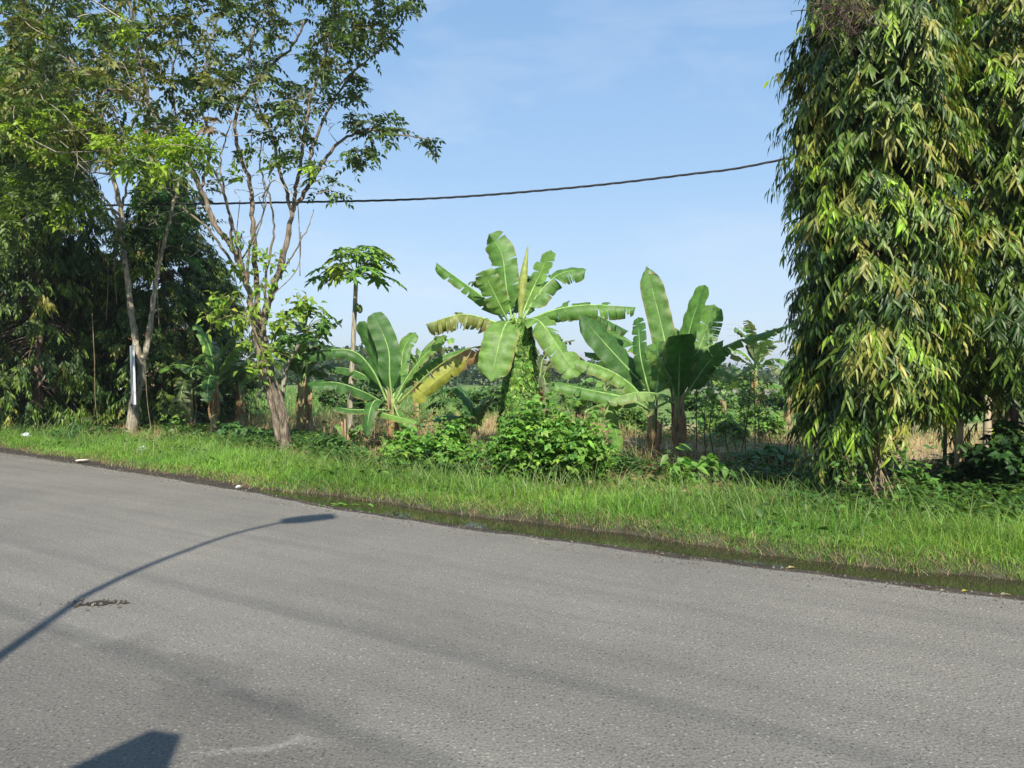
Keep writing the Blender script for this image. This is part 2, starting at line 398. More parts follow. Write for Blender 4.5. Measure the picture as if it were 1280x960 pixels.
    out = node(ns, 'ShaderNodeOutputMaterial'); ls.new(b.outputs[0], out.inputs['Surface'])
    return m
re = np.array([.02, .0, -.06, -.15, -.3, -.6, -1, -2, -3, -4, -6, -8, -11])
xr = xs[(xs > -120) & (xs < 60)]
X, E = np.meshgrid(xr, re)
jit_e = .05 * n1(xr, 3.1) + .03 * n1(xr, 11., 1)
Yv = Yr(X) + E + jit_e[None] * np.clip(1 + E / 1.0, 0, 1)
Z = np.where(E > 0, -.045, np.where(E > -.01, -.004, 0.))
rc = np.array([.169, .159, .141])
cc = np.broadcast_to(rc, X.shape + (3,)) * np.where(E > -.1, 1.12, 1)[..., None]
k = len(xr); ii, jj = np.meshgrid(np.arange(len(re) - 1), np.arange(k - 1), indexing='ij')
q = np.stack([ii * k + jj, (ii + 1) * k + jj, (ii + 1) * k + jj + 1, ii * k + jj + 1], -1).reshape(-1, 4)
m = MB(); m.add(np.stack([X, Yv, Z], -1), q, None, cc.reshape(-1, 3))
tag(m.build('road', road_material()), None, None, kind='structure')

# water standing in the gully
xw = np.arange(-3.9, 9, .1)
v0 = np.stack([xw, Yr(xw) + .10 + .05 * n1(xw, 4.), np.full_like(xw, -.024)], 1)
v1 = np.stack([xw, Yt(xw) + .25, np.full_like(xw, -.024)], 1)
k = len(xw); i = np.arange(k - 1)
m = MB(); m.add(np.vstack([v0, v1]), np.stack([i, i + 1, k + i + 1, k + i], 1), None, (.03, .03, .016))
mw, nt, ns, ls = mat('puddle_water')
b = node(ns, 'ShaderNodeBsdfPrincipled'); b.inputs['Base Color'].default_value = (.026, .024, .015, 1); b.inputs['Roughness'].default_value = .04; b.inputs['IOR'].default_value = 1.33
nz = node(ns, 'ShaderNodeTexNoise'); nz.inputs['Scale'].default_value = 14; bp = node(ns, 'ShaderNodeBump'); bp.inputs['Strength'].default_value = .06; bp.inputs['Distance'].default_value = .01
ls.new(nz.outputs['Fac'], bp.inputs['Height']); ls.new(bp.outputs[0], b.inputs['Normal'])
out = node(ns, 'ShaderNodeOutputMaterial'); ls.new(b.outputs[0], out.inputs['Surface'])
tag(m.build('puddle_water', mw), None, None, kind='structure')

# ------------------------------------------------------------------ grass
def blades(mb, x, y, z, h, wid, lean, col, segs=3):
    N = len(x); root = np.stack([x, y, z], 1)
    a = rng.uniform(0, 2 * math.pi, N); ld = np.stack([np.cos(a), np.sin(a), np.zeros(N)], 1)
    sa = rng.uniform(0, 2 * math.pi, N); sd_ = np.stack([np.cos(sa), np.sin(sa) * .5, np.zeros(N)], 1)
    rows = []
    for i in range(segs + 1):
        t = i / segs
        c = root + ld * (lean * h * t * t)[:, None] + np.array([0, 0, 1.]) * (h * (t - .45 * np.minimum(lean, 1.2) * t * t))[:, None]
        ww = wid * (1 - t) ** .6
        if i < segs: rows += [c - sd_ * ww[:, None], c + sd_ * ww[:, None]]
        else: rows += [c]
    k = len(rows); v = np.stack(rows, 1).reshape(-1, 3)
    o = (np.arange(N) * k)[:, None]
    qs = [np.array([2 * i, 2 * i + 1, 2 * i + 3, 2 * i + 2])[None] + o for i in range(segs - 1)]
    tr = np.array([2 * segs - 2, 2 * segs - 1, 2 * segs])[None] + o
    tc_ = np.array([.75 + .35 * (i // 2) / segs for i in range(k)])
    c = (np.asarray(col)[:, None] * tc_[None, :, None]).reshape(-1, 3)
    mb.add(v, np.concatenate(qs) if qs else None, tr, c)

def in_view(x, y, m=.74): return np.abs(x) < m * y + .6
GC = [(.150, .295, .036), (.112, .25, .030), (.20, .335, .055), (.07, .165, .026), (.30, .27, .12)]
def sample_strip(n, e0, e1, x0=-19, x1=7.5, pw=1.2):
    x = rng.uniform(x0, x1, n); e = rng.uniform(e0, e1, n)
    y = Yt(x) + e
    keep = in_view(x, y) & (rng.random(n) < np.clip((6. / y) ** pw, .0, 1))
    return x[keep], y[keep], e[keep]
m = MB()
x, y, e = sample_strip(640000, .0, 3.2)
kp = (e < np.interp(x, [-6, -2, 1, 5], [2.7, 2.2, 1.7, 1.55]) + .25 * n1(x, 1.9)) | (rng.random(len(x)) < .2); x, y, e = x[kp], y[kp], e[kp]
clump = n1(x * 1.3 + y, 1.1) + n1(y * 1.7 - x * .4, 1.3, 2)
kp = rng.random(len(x)) < np.where(e < 2.4, 1., np.clip(1 - (e - 2.4) / 1.6, .25, 1)); x, y, e, clump = x[kp], y[kp], e[kp], clump[kp]
h = np.clip(rng.gamma(5, .026, len(x)) * (1 + .55 * clump) * np.clip(.4 + e * .9, .4, 1.15), .04, .42)
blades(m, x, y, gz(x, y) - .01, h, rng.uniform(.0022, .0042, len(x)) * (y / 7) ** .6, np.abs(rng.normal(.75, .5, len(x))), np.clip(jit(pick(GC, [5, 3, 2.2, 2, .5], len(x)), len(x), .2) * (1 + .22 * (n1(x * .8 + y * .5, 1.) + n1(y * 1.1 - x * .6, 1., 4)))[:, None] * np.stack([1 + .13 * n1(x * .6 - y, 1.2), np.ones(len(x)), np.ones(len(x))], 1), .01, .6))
# straw hanging over the water's edge
x, y, e = sample_strip(9000, -.12, .22)
blades(m, x, y, gz(x, y), rng.uniform(.05, .18, len(x)), .003 * (y / 7) ** .6, rng.uniform(.6, 1.5, len(x)), jit((.27, .21, .11), len(x)))
# tall loose stalks
x, y, e = sample_strip(6500, .6, 2.6, pw=.9)
blades(m, x, y, gz(x, y), rng.uniform(.3, .62, len(x)), .0045 * (y / 7) ** .6, rng.uniform(.3, .9, len(x)), jit((.14, .22, .06), len(x)), 4)
gr = m.build('verge_grass', M_GRASS); tag(gr, 'fresh green uncut grass along the far edge of the road', 'grass', kind='stuff')
print('verge grass verts', m.n)

# low broad weeds and litter behind the verge
m = MB(); n = 60000
x = rng.uniform(-17, 8, n); y = Yt(x) + np.where(rng.random(n) < .04, rng.uniform(.2, 2.0, n), np.interp(x, [-6, -2, 1, 5], [2.5, 2.1, 1.7, 1.6]) + rng.uniform(0, 3.6, n)); k = in_view(x, y) & (n1(x * .9 + y * .4, 1.) + n1(y - x * .3, 1.1, 1) + rng.normal(size=n) * .35 > .25)
x, y = x[k], y[k]; n = len(x)
hgt = rng.uniform(.02, .26, n)
d = rdir(n); d[:, 2] = rng.uniform(-.1, .6, n)
stamp(m, ovate, np.stack([x, y, gz(x, y) + hgt], 1), d, np.array([0, 0, 1.]) + rng.normal(size=(n, 3)) * .3, rng.uniform(.05, .12, n), rng.uniform(.018, .04, n), jit(pick([(.07, .15, .03), (.05, .11, .025), (.11, .2, .04)], [3, 3, 1], n), n))
tag(m.build('ground_cover_weeds', M_LEAF), 'low leafy weeds carpeting the ground between grass and field', 'weeds', kind='stuff')
m = MB(); n = 26000
x = rng.uniform(-17, 9, n); y = Yt(x) + rng.uniform(2.2, 9, n); k = in_view(x, y); x, y = x[k], y[k]; n = len(x)
d = rdir(n); d[:, 2] *= .25
stamp(m, ovate, np.stack([x, y, gz(x, y) + rng.uniform(.005, .05, n)], 1), d, np.array([0, 0, 1.]) + rng.normal(size=(n, 3)) * .4, rng.uniform(.08, .22, n), rng.uniform(.02, .05, n), jit(pick([(.16, .10, .06), (.25, .17, .10), (.09, .06, .04)], [3, 2, 2], n), n))
tag(m.build('leaf_litter', M_DRY), 'brown dead leaves scattered on the bare soil under the trees', 'leaf litter', kind='stuff')

# dry straw stubble then green crop in the field
m = MB(); n = 120000
x = rng.uniform(-22, 18, n); y = rng.uniform(12.4, 29, n); k = in_view(x, y) & (y > Yt(x) + 2.9) & ((x < 3) | (y < 21)) & (rng.random(n) < (16 / y)); x, y = x[k], y[k]; n = len(x)
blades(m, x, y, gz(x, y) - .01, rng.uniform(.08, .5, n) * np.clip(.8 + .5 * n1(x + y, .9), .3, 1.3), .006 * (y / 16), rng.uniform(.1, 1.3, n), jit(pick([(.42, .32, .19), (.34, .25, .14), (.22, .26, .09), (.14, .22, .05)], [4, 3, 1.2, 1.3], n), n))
tag(m.build('dry_stubble', M_DRY), 'tan dry stubble and straw covering the near part of the field', 'stubble', kind='stuff')
m = MB(); n = 110000
x = rng.uniform(-60, 60, n); y = rng.uniform(25, 75, n); k = in_view(x, y) & (rng.random(n) < 26 / y); x, y = x[k], y[k]; n = len(x)
row = np.sin(y * 2.2) * .3
hh = rng.uniform(.25, .75, n) * np.where(x > 2 + .06 * y, .22, 1.) * np.clip(1 + .5 * n1(x * .6, .5) + row, .4, 1.5)
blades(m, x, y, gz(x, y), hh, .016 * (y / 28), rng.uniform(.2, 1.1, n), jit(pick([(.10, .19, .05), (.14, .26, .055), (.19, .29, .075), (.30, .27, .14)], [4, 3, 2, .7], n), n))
tag(m.build('field_crop', M_GRASS), 'green crop growing in rows across the open field', 'crop', kind='stuff')

m = MB(); n = 60000
x = rng.uniform(-20, 18, n); y = rng.uniform(12.5, 27, n); k = in_view(x, y) & (y > Yt(x) + 2.6) & (n1(x * 1.1 + y * .3, .9, 5) + n1(y * .8 - x * .5, 1., 2) + rng.normal(size=n) * .25 > np.where(x > 2, .8, .9))
x, y = x[k], y[k]; n = len(x); d = rdir(n); d[:, 2] = rng.uniform(-.2, .7, n)
stamp(m, ovate, np.stack([x, y, gz(x, y) + rng.uniform(.03, .5, n) * np.clip(.6 + n1(x * 2.1, 1.), .2, 1.4)], 1), d, np.array([0, -.2, 1.]) + rng.normal(size=(n, 3)) * .4, rng.uniform(.09, .2, n), rng.uniform(.02, .045, n), jit(pick([(.09, .19, .035), (.06, .14, .03), (.15, .24, .05)], [3, 2, 1], n), n))
tag(m.build('field_weeds', M_LEAF), 'patches of knee high weeds in the dry field behind the bananas', 'weeds', kind='stuff')
m = MB(); n = 3600
x = rng.uniform(-14, 5, n); ee = rng.normal(size=n) * .16 - .08; y = Yr(x) + ee; k = in_view(x, y) & (ee < .25); x, y, ee = x[k], y[k], ee[k]; n = len(x); sz = rng.uniform(.003, .014, n) ** 1.0
o = np.stack([x, y, np.where(ee < -.04, 0., np.maximum(gz(x, y), -.03))], 1); a_ = rng.uniform(0, 6.28, (n, 1)) + np.array([[0, 2.1, 4.2]])
tri = np.concatenate([o[:, None] + np.stack([np.cos(a_), np.sin(a_), 0 * a_], -1) * sz[:, None, None], (o + np.array([0, 0, 1.]) * sz[:, None] * .9)[:, None]], 1)
b4 = (np.arange(n) * 4)[:, None]; tt3 = np.concatenate([b4 + np.array([[0, 1, 3]]), b4 + np.array([[1, 2, 3]]), b4 + np.array([[2, 0, 3]])])
m.add(tri.reshape(-1, 3), None, tt3, np.repeat(jit(pick([(.13, .12, .10), (.08, .07, .055), (.18, .15, .11)], [2, 3, 1], n), n), 4, 0)); m.flat = True
tag(m.build('roadside_grit', M_CONC), 'loose grit and crumbs of asphalt along the broken road edge', 'grit', kind='stuff')

# far wood beyond the field: one mass
m = MB()
for i in range(90):
    Y = rng.uniform(85, 150); xx = rng.uniform(-.75, .75) * Y
    hh = rng.uniform(2.2, 4.6) * (Y / 110) * (1.25 if xx < 0 else .8); ww = rng.uniform(1.8, 5)
    n = 260
    p = rdir(n) * rng.uniform(.5, 1., (n, 1)) ** .4; lump = 1 + .3 * np.sin(p[:, :1] * 7 + i) * np.sin(p[:, 2:] * 6 + i * 2)
    p = p * lump * np.array([ww, ww, hh * .55]) + np.array([xx, Y, hh * .55])
    stamp(m, ovate, p, rdir(n), rdir(n), rng.uniform(.5, 1.0, n), rng.uniform(.22, .45, n), jit(pick([(.05, .085, .035), (.075, .12, .04), (.04, .07, .03)], [2, 1, 1], n), n))
    tube(m, [[xx, Y, 0], [xx, Y, hh * .6]], [.15, .08], 5, (.12, .09, .06))
tag(m.build('far_wood', M_LEAF), 'far low wood along the horizon beyond the field', 'wood', kind='stuff')

# ------------------------------------------------------------------ banana plants
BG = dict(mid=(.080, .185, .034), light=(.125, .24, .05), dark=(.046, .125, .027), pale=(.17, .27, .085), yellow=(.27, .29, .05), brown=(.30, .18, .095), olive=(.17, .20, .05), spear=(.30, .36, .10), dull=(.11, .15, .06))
def banana_leaf(mb, pts, width, pet=.14, face=(0, -.6, .8), fold=.25, droop=.9, tear=.35, col='mid', tipcol=None, tipfrom=.7, seed=0, wav=.06, basecol=None, basew=.22, ribr=.026, ribs=None):
    r = np.random.default_rng(seed)
    c = resample(catmull(pts, .08), 41)
    tg = nrm(np.gradient(c, axis=0)); L = np.linalg.norm(np.diff(c, axis=0), axis=1).sum()
    f = np.asarray(face, float)
    nn = nrm(f[None] - tg * (tg @ f)[:, None]); bb = np.cross(tg, nn)
    cb = np.array(BG[col]); ct = np.array(BG[tipcol]) if tipcol else cb
    cs = np.array(BG[basecol]) if basecol else cb
    def at(u):
        t = (pet + (1 - pet) * u) * 40
        i = np.clip(t.astype(int), 0, 39); fr = (t - i)[:, None]
        return [a[i] * (1 - fr) + a[i + 1] * fr for a in (c, tg, nn, bb)]
    for s in (-1, 1):
        cuts = [0.] if tear > .09 else [0., 1.]
        while cuts[-1] < .97:
            step = r.uniform(.025, .09) if r.random() < tear + .12 else r.uniform(.12, .36)
            cuts.append(min(1., cuts[-1] + step) if cuts[-1] + step < .93 else 1.)
        for a, b_ in zip(cuts[:-1], cuts[1:]):
            nu = max(2, int((b_ - a) * 26)); u = np.linspace(a, b_, nu + 1)
            cc, tt, n_, b2 = at(u)
            wd = width * np.minimum(1, (u / .2 + .02) ** .65) * (1 - np.clip(u, 0, 1) ** 12) ** .5 * .95
            d0 = fold + r.normal() * .12 + (r.normal() * .35 if tear > .3 else 0); dr = droop + r.normal() * .15 * (1 + 2 * tear)
            edge = .7 if r.random() < .3 else .12
            short = 1 - (r.random() * .10 * tear)
            nq = 5; vs_, uv_, cl_ = [], [], []
            off = np.zeros((nu + 1, 3)); ph = r.uniform(0, 6)
            for qi in range(nq + 1):
                qf = qi / nq
                if qi:
                    ang = d0 - dr * (qf ** 1.2) + wav * 3 * np.sin(u * 38 + ph) * qf
                    off = off + (b2 * s * np.cos(ang)[:, None] + n_ * np.sin(ang)[:, None]) * (wd * short / nq)[:, None]
                gap = ((a + b_) / 2 - u) * L * (1 - pet) * .16 * qf ** 2 * (1 if tear > .05 else 0)
                pos = cc + off + tt * (wd * .18 * qf + gap)[:, None]
                vs_.append(pos); uv_.append(np.stack([u * (1 - .0) - qf * .02, np.full(nu + 1, qf)], 1))
                k = np.clip((u - tipfrom) / .12 + r.normal() * .1 + (qf - .5) * .5, 0, 1)[:, None] if tipcol else 0
                k2 = np.clip((basew - u + (qf - .5) * .12 + r.normal() * .02) / .1, 0, 1)[:, None] if basecol else 0
                col_ = (cb * (1 - k) + ct * k) * (1 - k2) + cs * k2
                if tear > .3 and qf > .8: col_ = col_ * .5 + np.array([.2, .15, .07]) * .5
                if qf > .85: col_ = col_ * (1 - edge) + np.array([.26, .19, .09]) * edge
                cl_.append(np.broadcast_to(col_, (nu + 1, 3)))
            V = np.stack(vs_, 1); m1 = nq + 1
            ii, jj = np.meshgrid(np.arange(nu), np.arange(nq), indexing='ij')
            q = np.stack([ii * m1 + jj, (ii + 1) * m1 + jj, (ii + 1) * m1 + jj + 1, ii * m1 + jj + 1], -1).reshape(-1, 4)
            if s > 0: q = q[:, ::-1]
            mb.add(V.reshape(-1, 3), q, None, np.stack(cl_, 1).reshape(-1, 3) * (1 + .06 * r.normal()), np.stack(uv_, 1).reshape(-1, 2))
    rib = np.array(BG['pale']) * 1.25
    if col in ('yellow', 'brown'): rib = np.array(BG['olive']) * 1.2
    mr_ = mb if ribs is None else ribs
    tube(mr_, c - nn * .006, np.linspace(ribr, .004, 41), 6, rib)

def pseudostem(mb, pts, r0, r1, col0=(.20, .15, .085), col1=(.19, .24, .08), seed=0):
    r = np.random.default_rng(seed)
    c = catmull(pts, .12); n = len(c)
    t = np.linspace(0, 1, n)[:, None]
    colr = np.array(col0) * (1 - t) + np.array(col1) * t
    tube(mb, c, np.linspace(r0, r1, n) * (1 + .04 * np.sin(np.arange(n) * 1.7)), 12, colr * (1 + .12 * r.normal(size=(n, 1))))
    # overlapping dry leaf sheaths
    for i in range(7):
        a = r.uniform(0, 6.28); k = int(r.uniform(.1, .8) * n); p = c[k]; rad = r0 + (r1 - r0) * k / n
        o = np.array([math.cos(a), math.sin(a), 0])
        s0 = p + o * rad * .8; hgt = r.uniform(.25, .6)
        tube(mb, [s0, s0 + o * .02 + [0, 0, hgt * .5], s0 + o * .05 + [0, 0, hgt]], [rad * .5, rad * .35, .015], 6, np.array([.26, .18, .10]) * r.uniform(.6, 1.2))

def skirt(mb, p, n, length, seed):            # dead leaves hanging against the stem
    r = np.random.default_rng(seed)
    for i in range(n):
        a = r.uniform(0, 6.28); o = np.array([math.cos(a), math.sin(a), 0]); l = length * r.uniform(.6, 1.1)
        s = np.asarray(p) + o * .06 + [0, 0, r.uniform(-.15, .05)]
        banana_leaf(mb, [s, s + o * .06 + [0, 0, -.02], s + o * .10 + [0, 0, -l * .5], s + o * .06 + [0, 0, -l]], r.uniform(.05, .1), .05, o, -.2, 1.4, .7, 'brown', seed=seed * 31 + i, ribr=.007)

def banana(base, stem, leaves, r0, r1, label, name='banana_plant', group='banana plants', dead=None, seed=0, stemcol=None):
    root = thing(name, base, label, 'banana plant', group)
    mb = MB(); pseudostem(mb, stem, r0, r1, seed=seed, **(stemcol or {})); mb.build('pseudostem', M_STEM, root)
    for i, (pts, kw) in enumerate(leaves):
        mb = MB(); kw = dict(kw); kw.setdefault('seed', seed * 100 + i)
        nm = kw.pop('name', 'leaf')
        mr_ = MB(); banana_leaf(mb, pts, ribs=mr_, **kw); o = mb.build(nm, M_BAN if kw.get('col') != 'brown' else M_DRY, root)
        mr_.build('midrib', M_STEM, root).parent = o
    if dead:
        mb = MB(); skirt(mb, *dead, seed + 5); mb.build('dead_leaves', M_DRY, root)
    return root

def LP(Y0, *pts): return [P(a, b, Y0 + (c[0] if c else 0)) for a, b, *c in pts]
CF = (.0, -1, .35); UP = (0, -.3, 1)

# the tall plant in the middle
Y = 14.6
gb = P(646, 570, Y); gb[2] = gz(gb[0], gb[1])
L = [
 (LP(Y, (640, 402), (633, 360, .1), (627, 318, .25), (611, 292, .3)), dict(width=.30, pet=.10, face=(-.25, -1, .2), fold=.1, droop=.5, tear=.35, col='mid')),
 (LP(Y, (632, 404), (608, 375, .1), (575, 350, .0), (545, 328, -.1)), dict(width=.24, pet=.10, face=(.3, -.3, 1), fold=-.1, droop=1.5, tear=.3, col='mid')),
 (LP(Y, (636, 404), (624, 380, -.2), (612, 355, -.35), (604, 338, -.45)), dict(width=.25, pet=.12, face=(-.2, -1, .35), fold=.15, droop=.6, tear=.15, col='light')),
 (LP(Y, (632, 408), (606, 398, .0), (575, 393, -.1), (532, 405, -.2)), dict(width=.36, pet=.06, face=(0, -.25, 1), fold=-.55, droop=1.3, tear=.95, col='olive', basecol='brown', tipcol='dull', tipfrom=.85)),
 (LP(Y, (640, 402), (633, 404, -.5), (625, 425, -.85), (613, 478, -1.0)), dict(width=.34, pet=.16, face=(-.1, -1, .5), fold=.05, droop=.55, tear=.08, col='light')),
 (LP(Y, (652, 400), (672, 400, -.5), (692, 425, -.8), (722, 472, -.95)), dict(width=.30, pet=.10, face=(.2, -.9, .7), fold=.12, droop=.7, tear=.3, col='light')),
 (LP(Y, (650, 400), (662, 370, .15), (676, 340, .3), (689, 312, .35)), dict(width=.23, pet=.1, face=(-.7, -.9, .3), fold=.2, droop=.6, tear=.2, col='light')),
 (LP(Y, (652, 402), (672, 368, .1), (700, 342, .2), (733, 337, .2)), dict(width=.30, pet=.08, face=(-.1, -.55, .9), fold=-.05, droop=1.2, tear=.45, col='mid')),
 (LP(Y, (654, 404), (690, 388, -.1), (735, 381, -.2), (795, 384, -.3)), dict(width=.33, pet=.1, face=(0, -.35, 1), fold=-.25, droop=1.25, tear=.75, col='mid')),
 (LP(Y, (654, 408), (690, 392, .5), (735, 390, .7), (786, 414, .8)), dict(width=.27, pet=.12, face=(0, -.2, 1), fold=-.35, droop=1.2, tear=.8, col='dark')),
 (LP(Y, (645, 402), (640, 375, .6), (655, 345, 1.0), (690, 355, 1.5)), dict(width=.28, pet=.1, face=(0, .3, 1), fold=-.2, droop=.9, tear=.6, col='dark')),
 (LP(Y, (642, 402), (630, 370, .5), (612, 352, .9), (588, 352, 1.3)), dict(width=.24, pet=.1, face=(0, .3, 1), fold=-.2, droop=.9, tear=.5, col='dark')),
]
B = banana(gb, [gb, P(648, 520, Y), P(650, 450, Y), P(647, 402, Y)], L, .15, .085, 'tallest banana plant in the middle, its stem wrapped in ivy', seed=1)
mb = MB(); c = catmull(LP(Y, (650, 398), (654, 350, .05), (660, 306, .1)), .05)
tube(mb, c, np.interp(np.linspace(0, 1, len(c)), [0, .3, .6, 1], [.03, .085, .075, .008]), 10, np.array(BG['spear']))
mb.build('rolled_leaf', M_BAN, B)
# climbing vine on its stem
vroot = thing('climbing_vine', gb + [0, -.02, 0], 'dense green ivy covering the stem of the tall middle banana plant', 'vine')
n = 11000; zz = rng.uniform(.25, 2.7, n) ; th = rng.uniform(0, 6.28, n)
rad = np.interp(zz, [.2, 1.2, 2.1, 2.75], [.37, .33, .28, .15]) * (1 + .12 * np.sin(th * 4 + zz * 3)) - np.abs(rng.normal(size=n)) * .06
o = np.stack([np.cos(th), np.sin(th), np.zeros(n)], 1)
p = np.stack([gb[0] + .03 + np.interp(zz, [0, 1, 2.7], [0, .03, .03]) + o[:, 0] * rad, gb[1] + o[:, 1] * rad * .9, zz], 1)
d = o * .35 + np.array([0, 0, -1.]) + rng.normal(size=(n, 3)) * .35
mb = MB(); stamp(mb, heart, p, d, o + rng.normal(size=(n, 3)) * .3, rng.uniform(.06, .12, n), rng.uniform(.03, .055, n), jit(pick([(.11, .23, .035), (.06, .15, .028), (.20, .32, .06)], [3, 2, 3], n), n))
mb.build('foliage', M_LEAF, vroot)
mb = MB()
for i in range(26):
    a = rng.uniform(0, 6.28); s = gb + np.array([math.cos(a) * .38, math.sin(a) * .35, .05]); e_ = gb + np.array([math.cos(a + .8) * .15, math.sin(a + .8) * .15, rng.uniform(1.6, 2.6)])
    tube(mb, catmull([s, (s * .5 + e_ * .5) + rng.normal(size=3) * .05, e_], .2), .008, 4, (.14, .12, .06))
mb.build('stems', M_BARK, vroot)

# right hand pair
Y = 14.4
gc = P(849, 572, Y); gc[2] = gz(gc[0], gc[1])
L = [
 (LP(Y, (847, 500), (838, 460, .0), (825, 400, .1), (808, 332, .2)), dict(width=.25, pet=.22, face=(-.15, -1, .25), fold=.12, droop=.45, tear=.06, col='mid')),
 (LP(Y, (850, 498), (855, 450, .15), (864, 405, .2), (881, 356, .2)), dict(width=.22, pet=.22, face=(-1, -.55, .2), fold=.2, droop=.4, tear=.05, col='mid')),
 (LP(Y, (851, 500), (866, 455, .3), (882, 415, .4), (893, 380, .4)), dict(width=.28, pet=.2, face=(-.2, -1, .1), fold=.1, droop=.5, tear=.1, col='mid')),
 (LP(Y, (848, 505), (849, 470, -.25), (850, 436, -.6), (852, 418, -.9)), dict(width=.29, pet=.1, face=(.1, -1, -.4), fold=.1, droop=.5, tear=.05, col='dark')),
 (LP(Y, (843, 505), (812, 487, -.2), (775, 450, -.3), (723, 392, -.3)), dict(width=.29, pet=.15, face=(.35, -1, .1), fold=.1, droop=.5, tear=.08, col='dark')),
 (LP(Y, (843, 500), (828, 462, .5), (795, 432, .7), (755, 412, .8)), dict(width=.30, pet=.16, face=(.4, -.5, .6), fold=.1, droop=.6, tear=.15, col='mid')),
 (LP(Y, (852, 503), (875, 465, .1), (905, 435, -.1), (942, 420, -.3), (982, 408, -.5)), dict(width=.22, pet=.25, face=(.1, .1, 1), fold=.1, droop=1., tear=.15, col='mid')),
 (LP(Y, (852, 503), (868, 478, -.3), (888, 450, -.6), (906, 436, -.9)), dict(width=.2, pet=.2, face=(-.5, -.6, -.3), fold=.1, droop=.5, tear=.1, col='dark')),
 (LP(Y, (852, 500), (872, 470, -.2), (900, 462, -.5), (925, 475, -.7)), dict(width=.15, pet=.25, face=(.1, -.4, 1), fold=-.1, droop=.9, tear=.4, col='light')),
 (LP(Y, (846, 500), (836, 470, -.3), (822, 448, -.5), (806, 440, -.7)), dict(width=.16, pet=.2, face=(.2, -.8, .6), fold=0, droop=.7, tear=.3, col='light')),
 (LP(Y, (851, 500), (858, 470, .2), (872, 440, .3), (905, 425, .4)), dict(width=.17, pet=.2, face=(-.2, -.5, .8), fold=.1, droop=.7, tear=.4, col='mid')),
 (LP(Y, (850, 500), (848, 460, .6), (842, 420, .9), (815, 395, 1.1)), dict(width=.26, pet=.2, face=(-.2, -.6, .6), fold=.1, droop=.6, tear=.3, col='mid')),
]
banana(gc, [gc, P(848, 545, Y), P(847, 520, Y), P(848, 488, Y)], L, .12, .06, 'broad dark green banana plant on the right with a tall upright leaf', dead=(P(848, 512, Y), 5, .75), seed=2)
Y = 13.9
gd = P(820, 582, Y); gd[2] = gz(gd[0], gd[1])
L = [
 (LP(Y, (815, 512), (790, 482, -.1), (760, 462, -.1), (712, 446, -.1)), dict(width=.27, pet=.15, face=(.1, -.4, 1), fold=-.1, droop=1.2, tear=.15, col='light')),
 (LP(Y, (816, 510), (795, 470, .3), (765, 445, .5), (730, 440, .7)), dict(width=.22, pet=.15, face=(.1, -.2, 1), fold=-.1, droop=1., tear=.3, col='mid')),
 (LP(Y, (818, 510), (838, 497, -.4), (800, 490, -.8), (758, 500, -1.0)), dict(width=.20, pet=.3, face=(0, -.4, 1), fold=-.1, droop=1.1, tear=.12, col='pale')),
 (LP(Y, (815, 514), (785, 498, -.5), (740, 488, -.6), (692, 478, -.6)), dict(width=.22, pet=.2, face=(.2, -.6, .8), fold=-.1, droop=.9, tear=.1, col='mid')),
 (LP(Y, (813, 514), (785, 498, -.3), (765, 512, -.5), (770, 540, -.5), (775, 572, -.5)), dict(width=.13, pet=.3, face=(.4, -1, .2), fold=.2, droop=.7, tear=.1, col='light', tipcol='yellow', tipfrom=.9)),
 (LP(Y, (816, 508), (822, 480, .2), (824, 450, .4), (818, 428, .6)), dict(width=.26, pet=.2, face=(-.3, -1, .1), fold=.1, droop=.5, tear=.15, col='mid')),
 (LP(Y, (816, 508), (806, 470, -.1), (800, 440, -.1), (798, 396, .2)), dict(width=.15, pet=.2, face=(-.5, -1, .1), fold=.2, droop=.5, tear=.15, col='dark')),
]
banana(gd, [gd, P(819, 555, Y), P(815, 530, Y), P(815, 506, Y)], L, .105, .055, 'smaller banana plant beside the broad one, with pale arching leaves', dead=(P(816, 520, Y), 5, .6), seed=3)

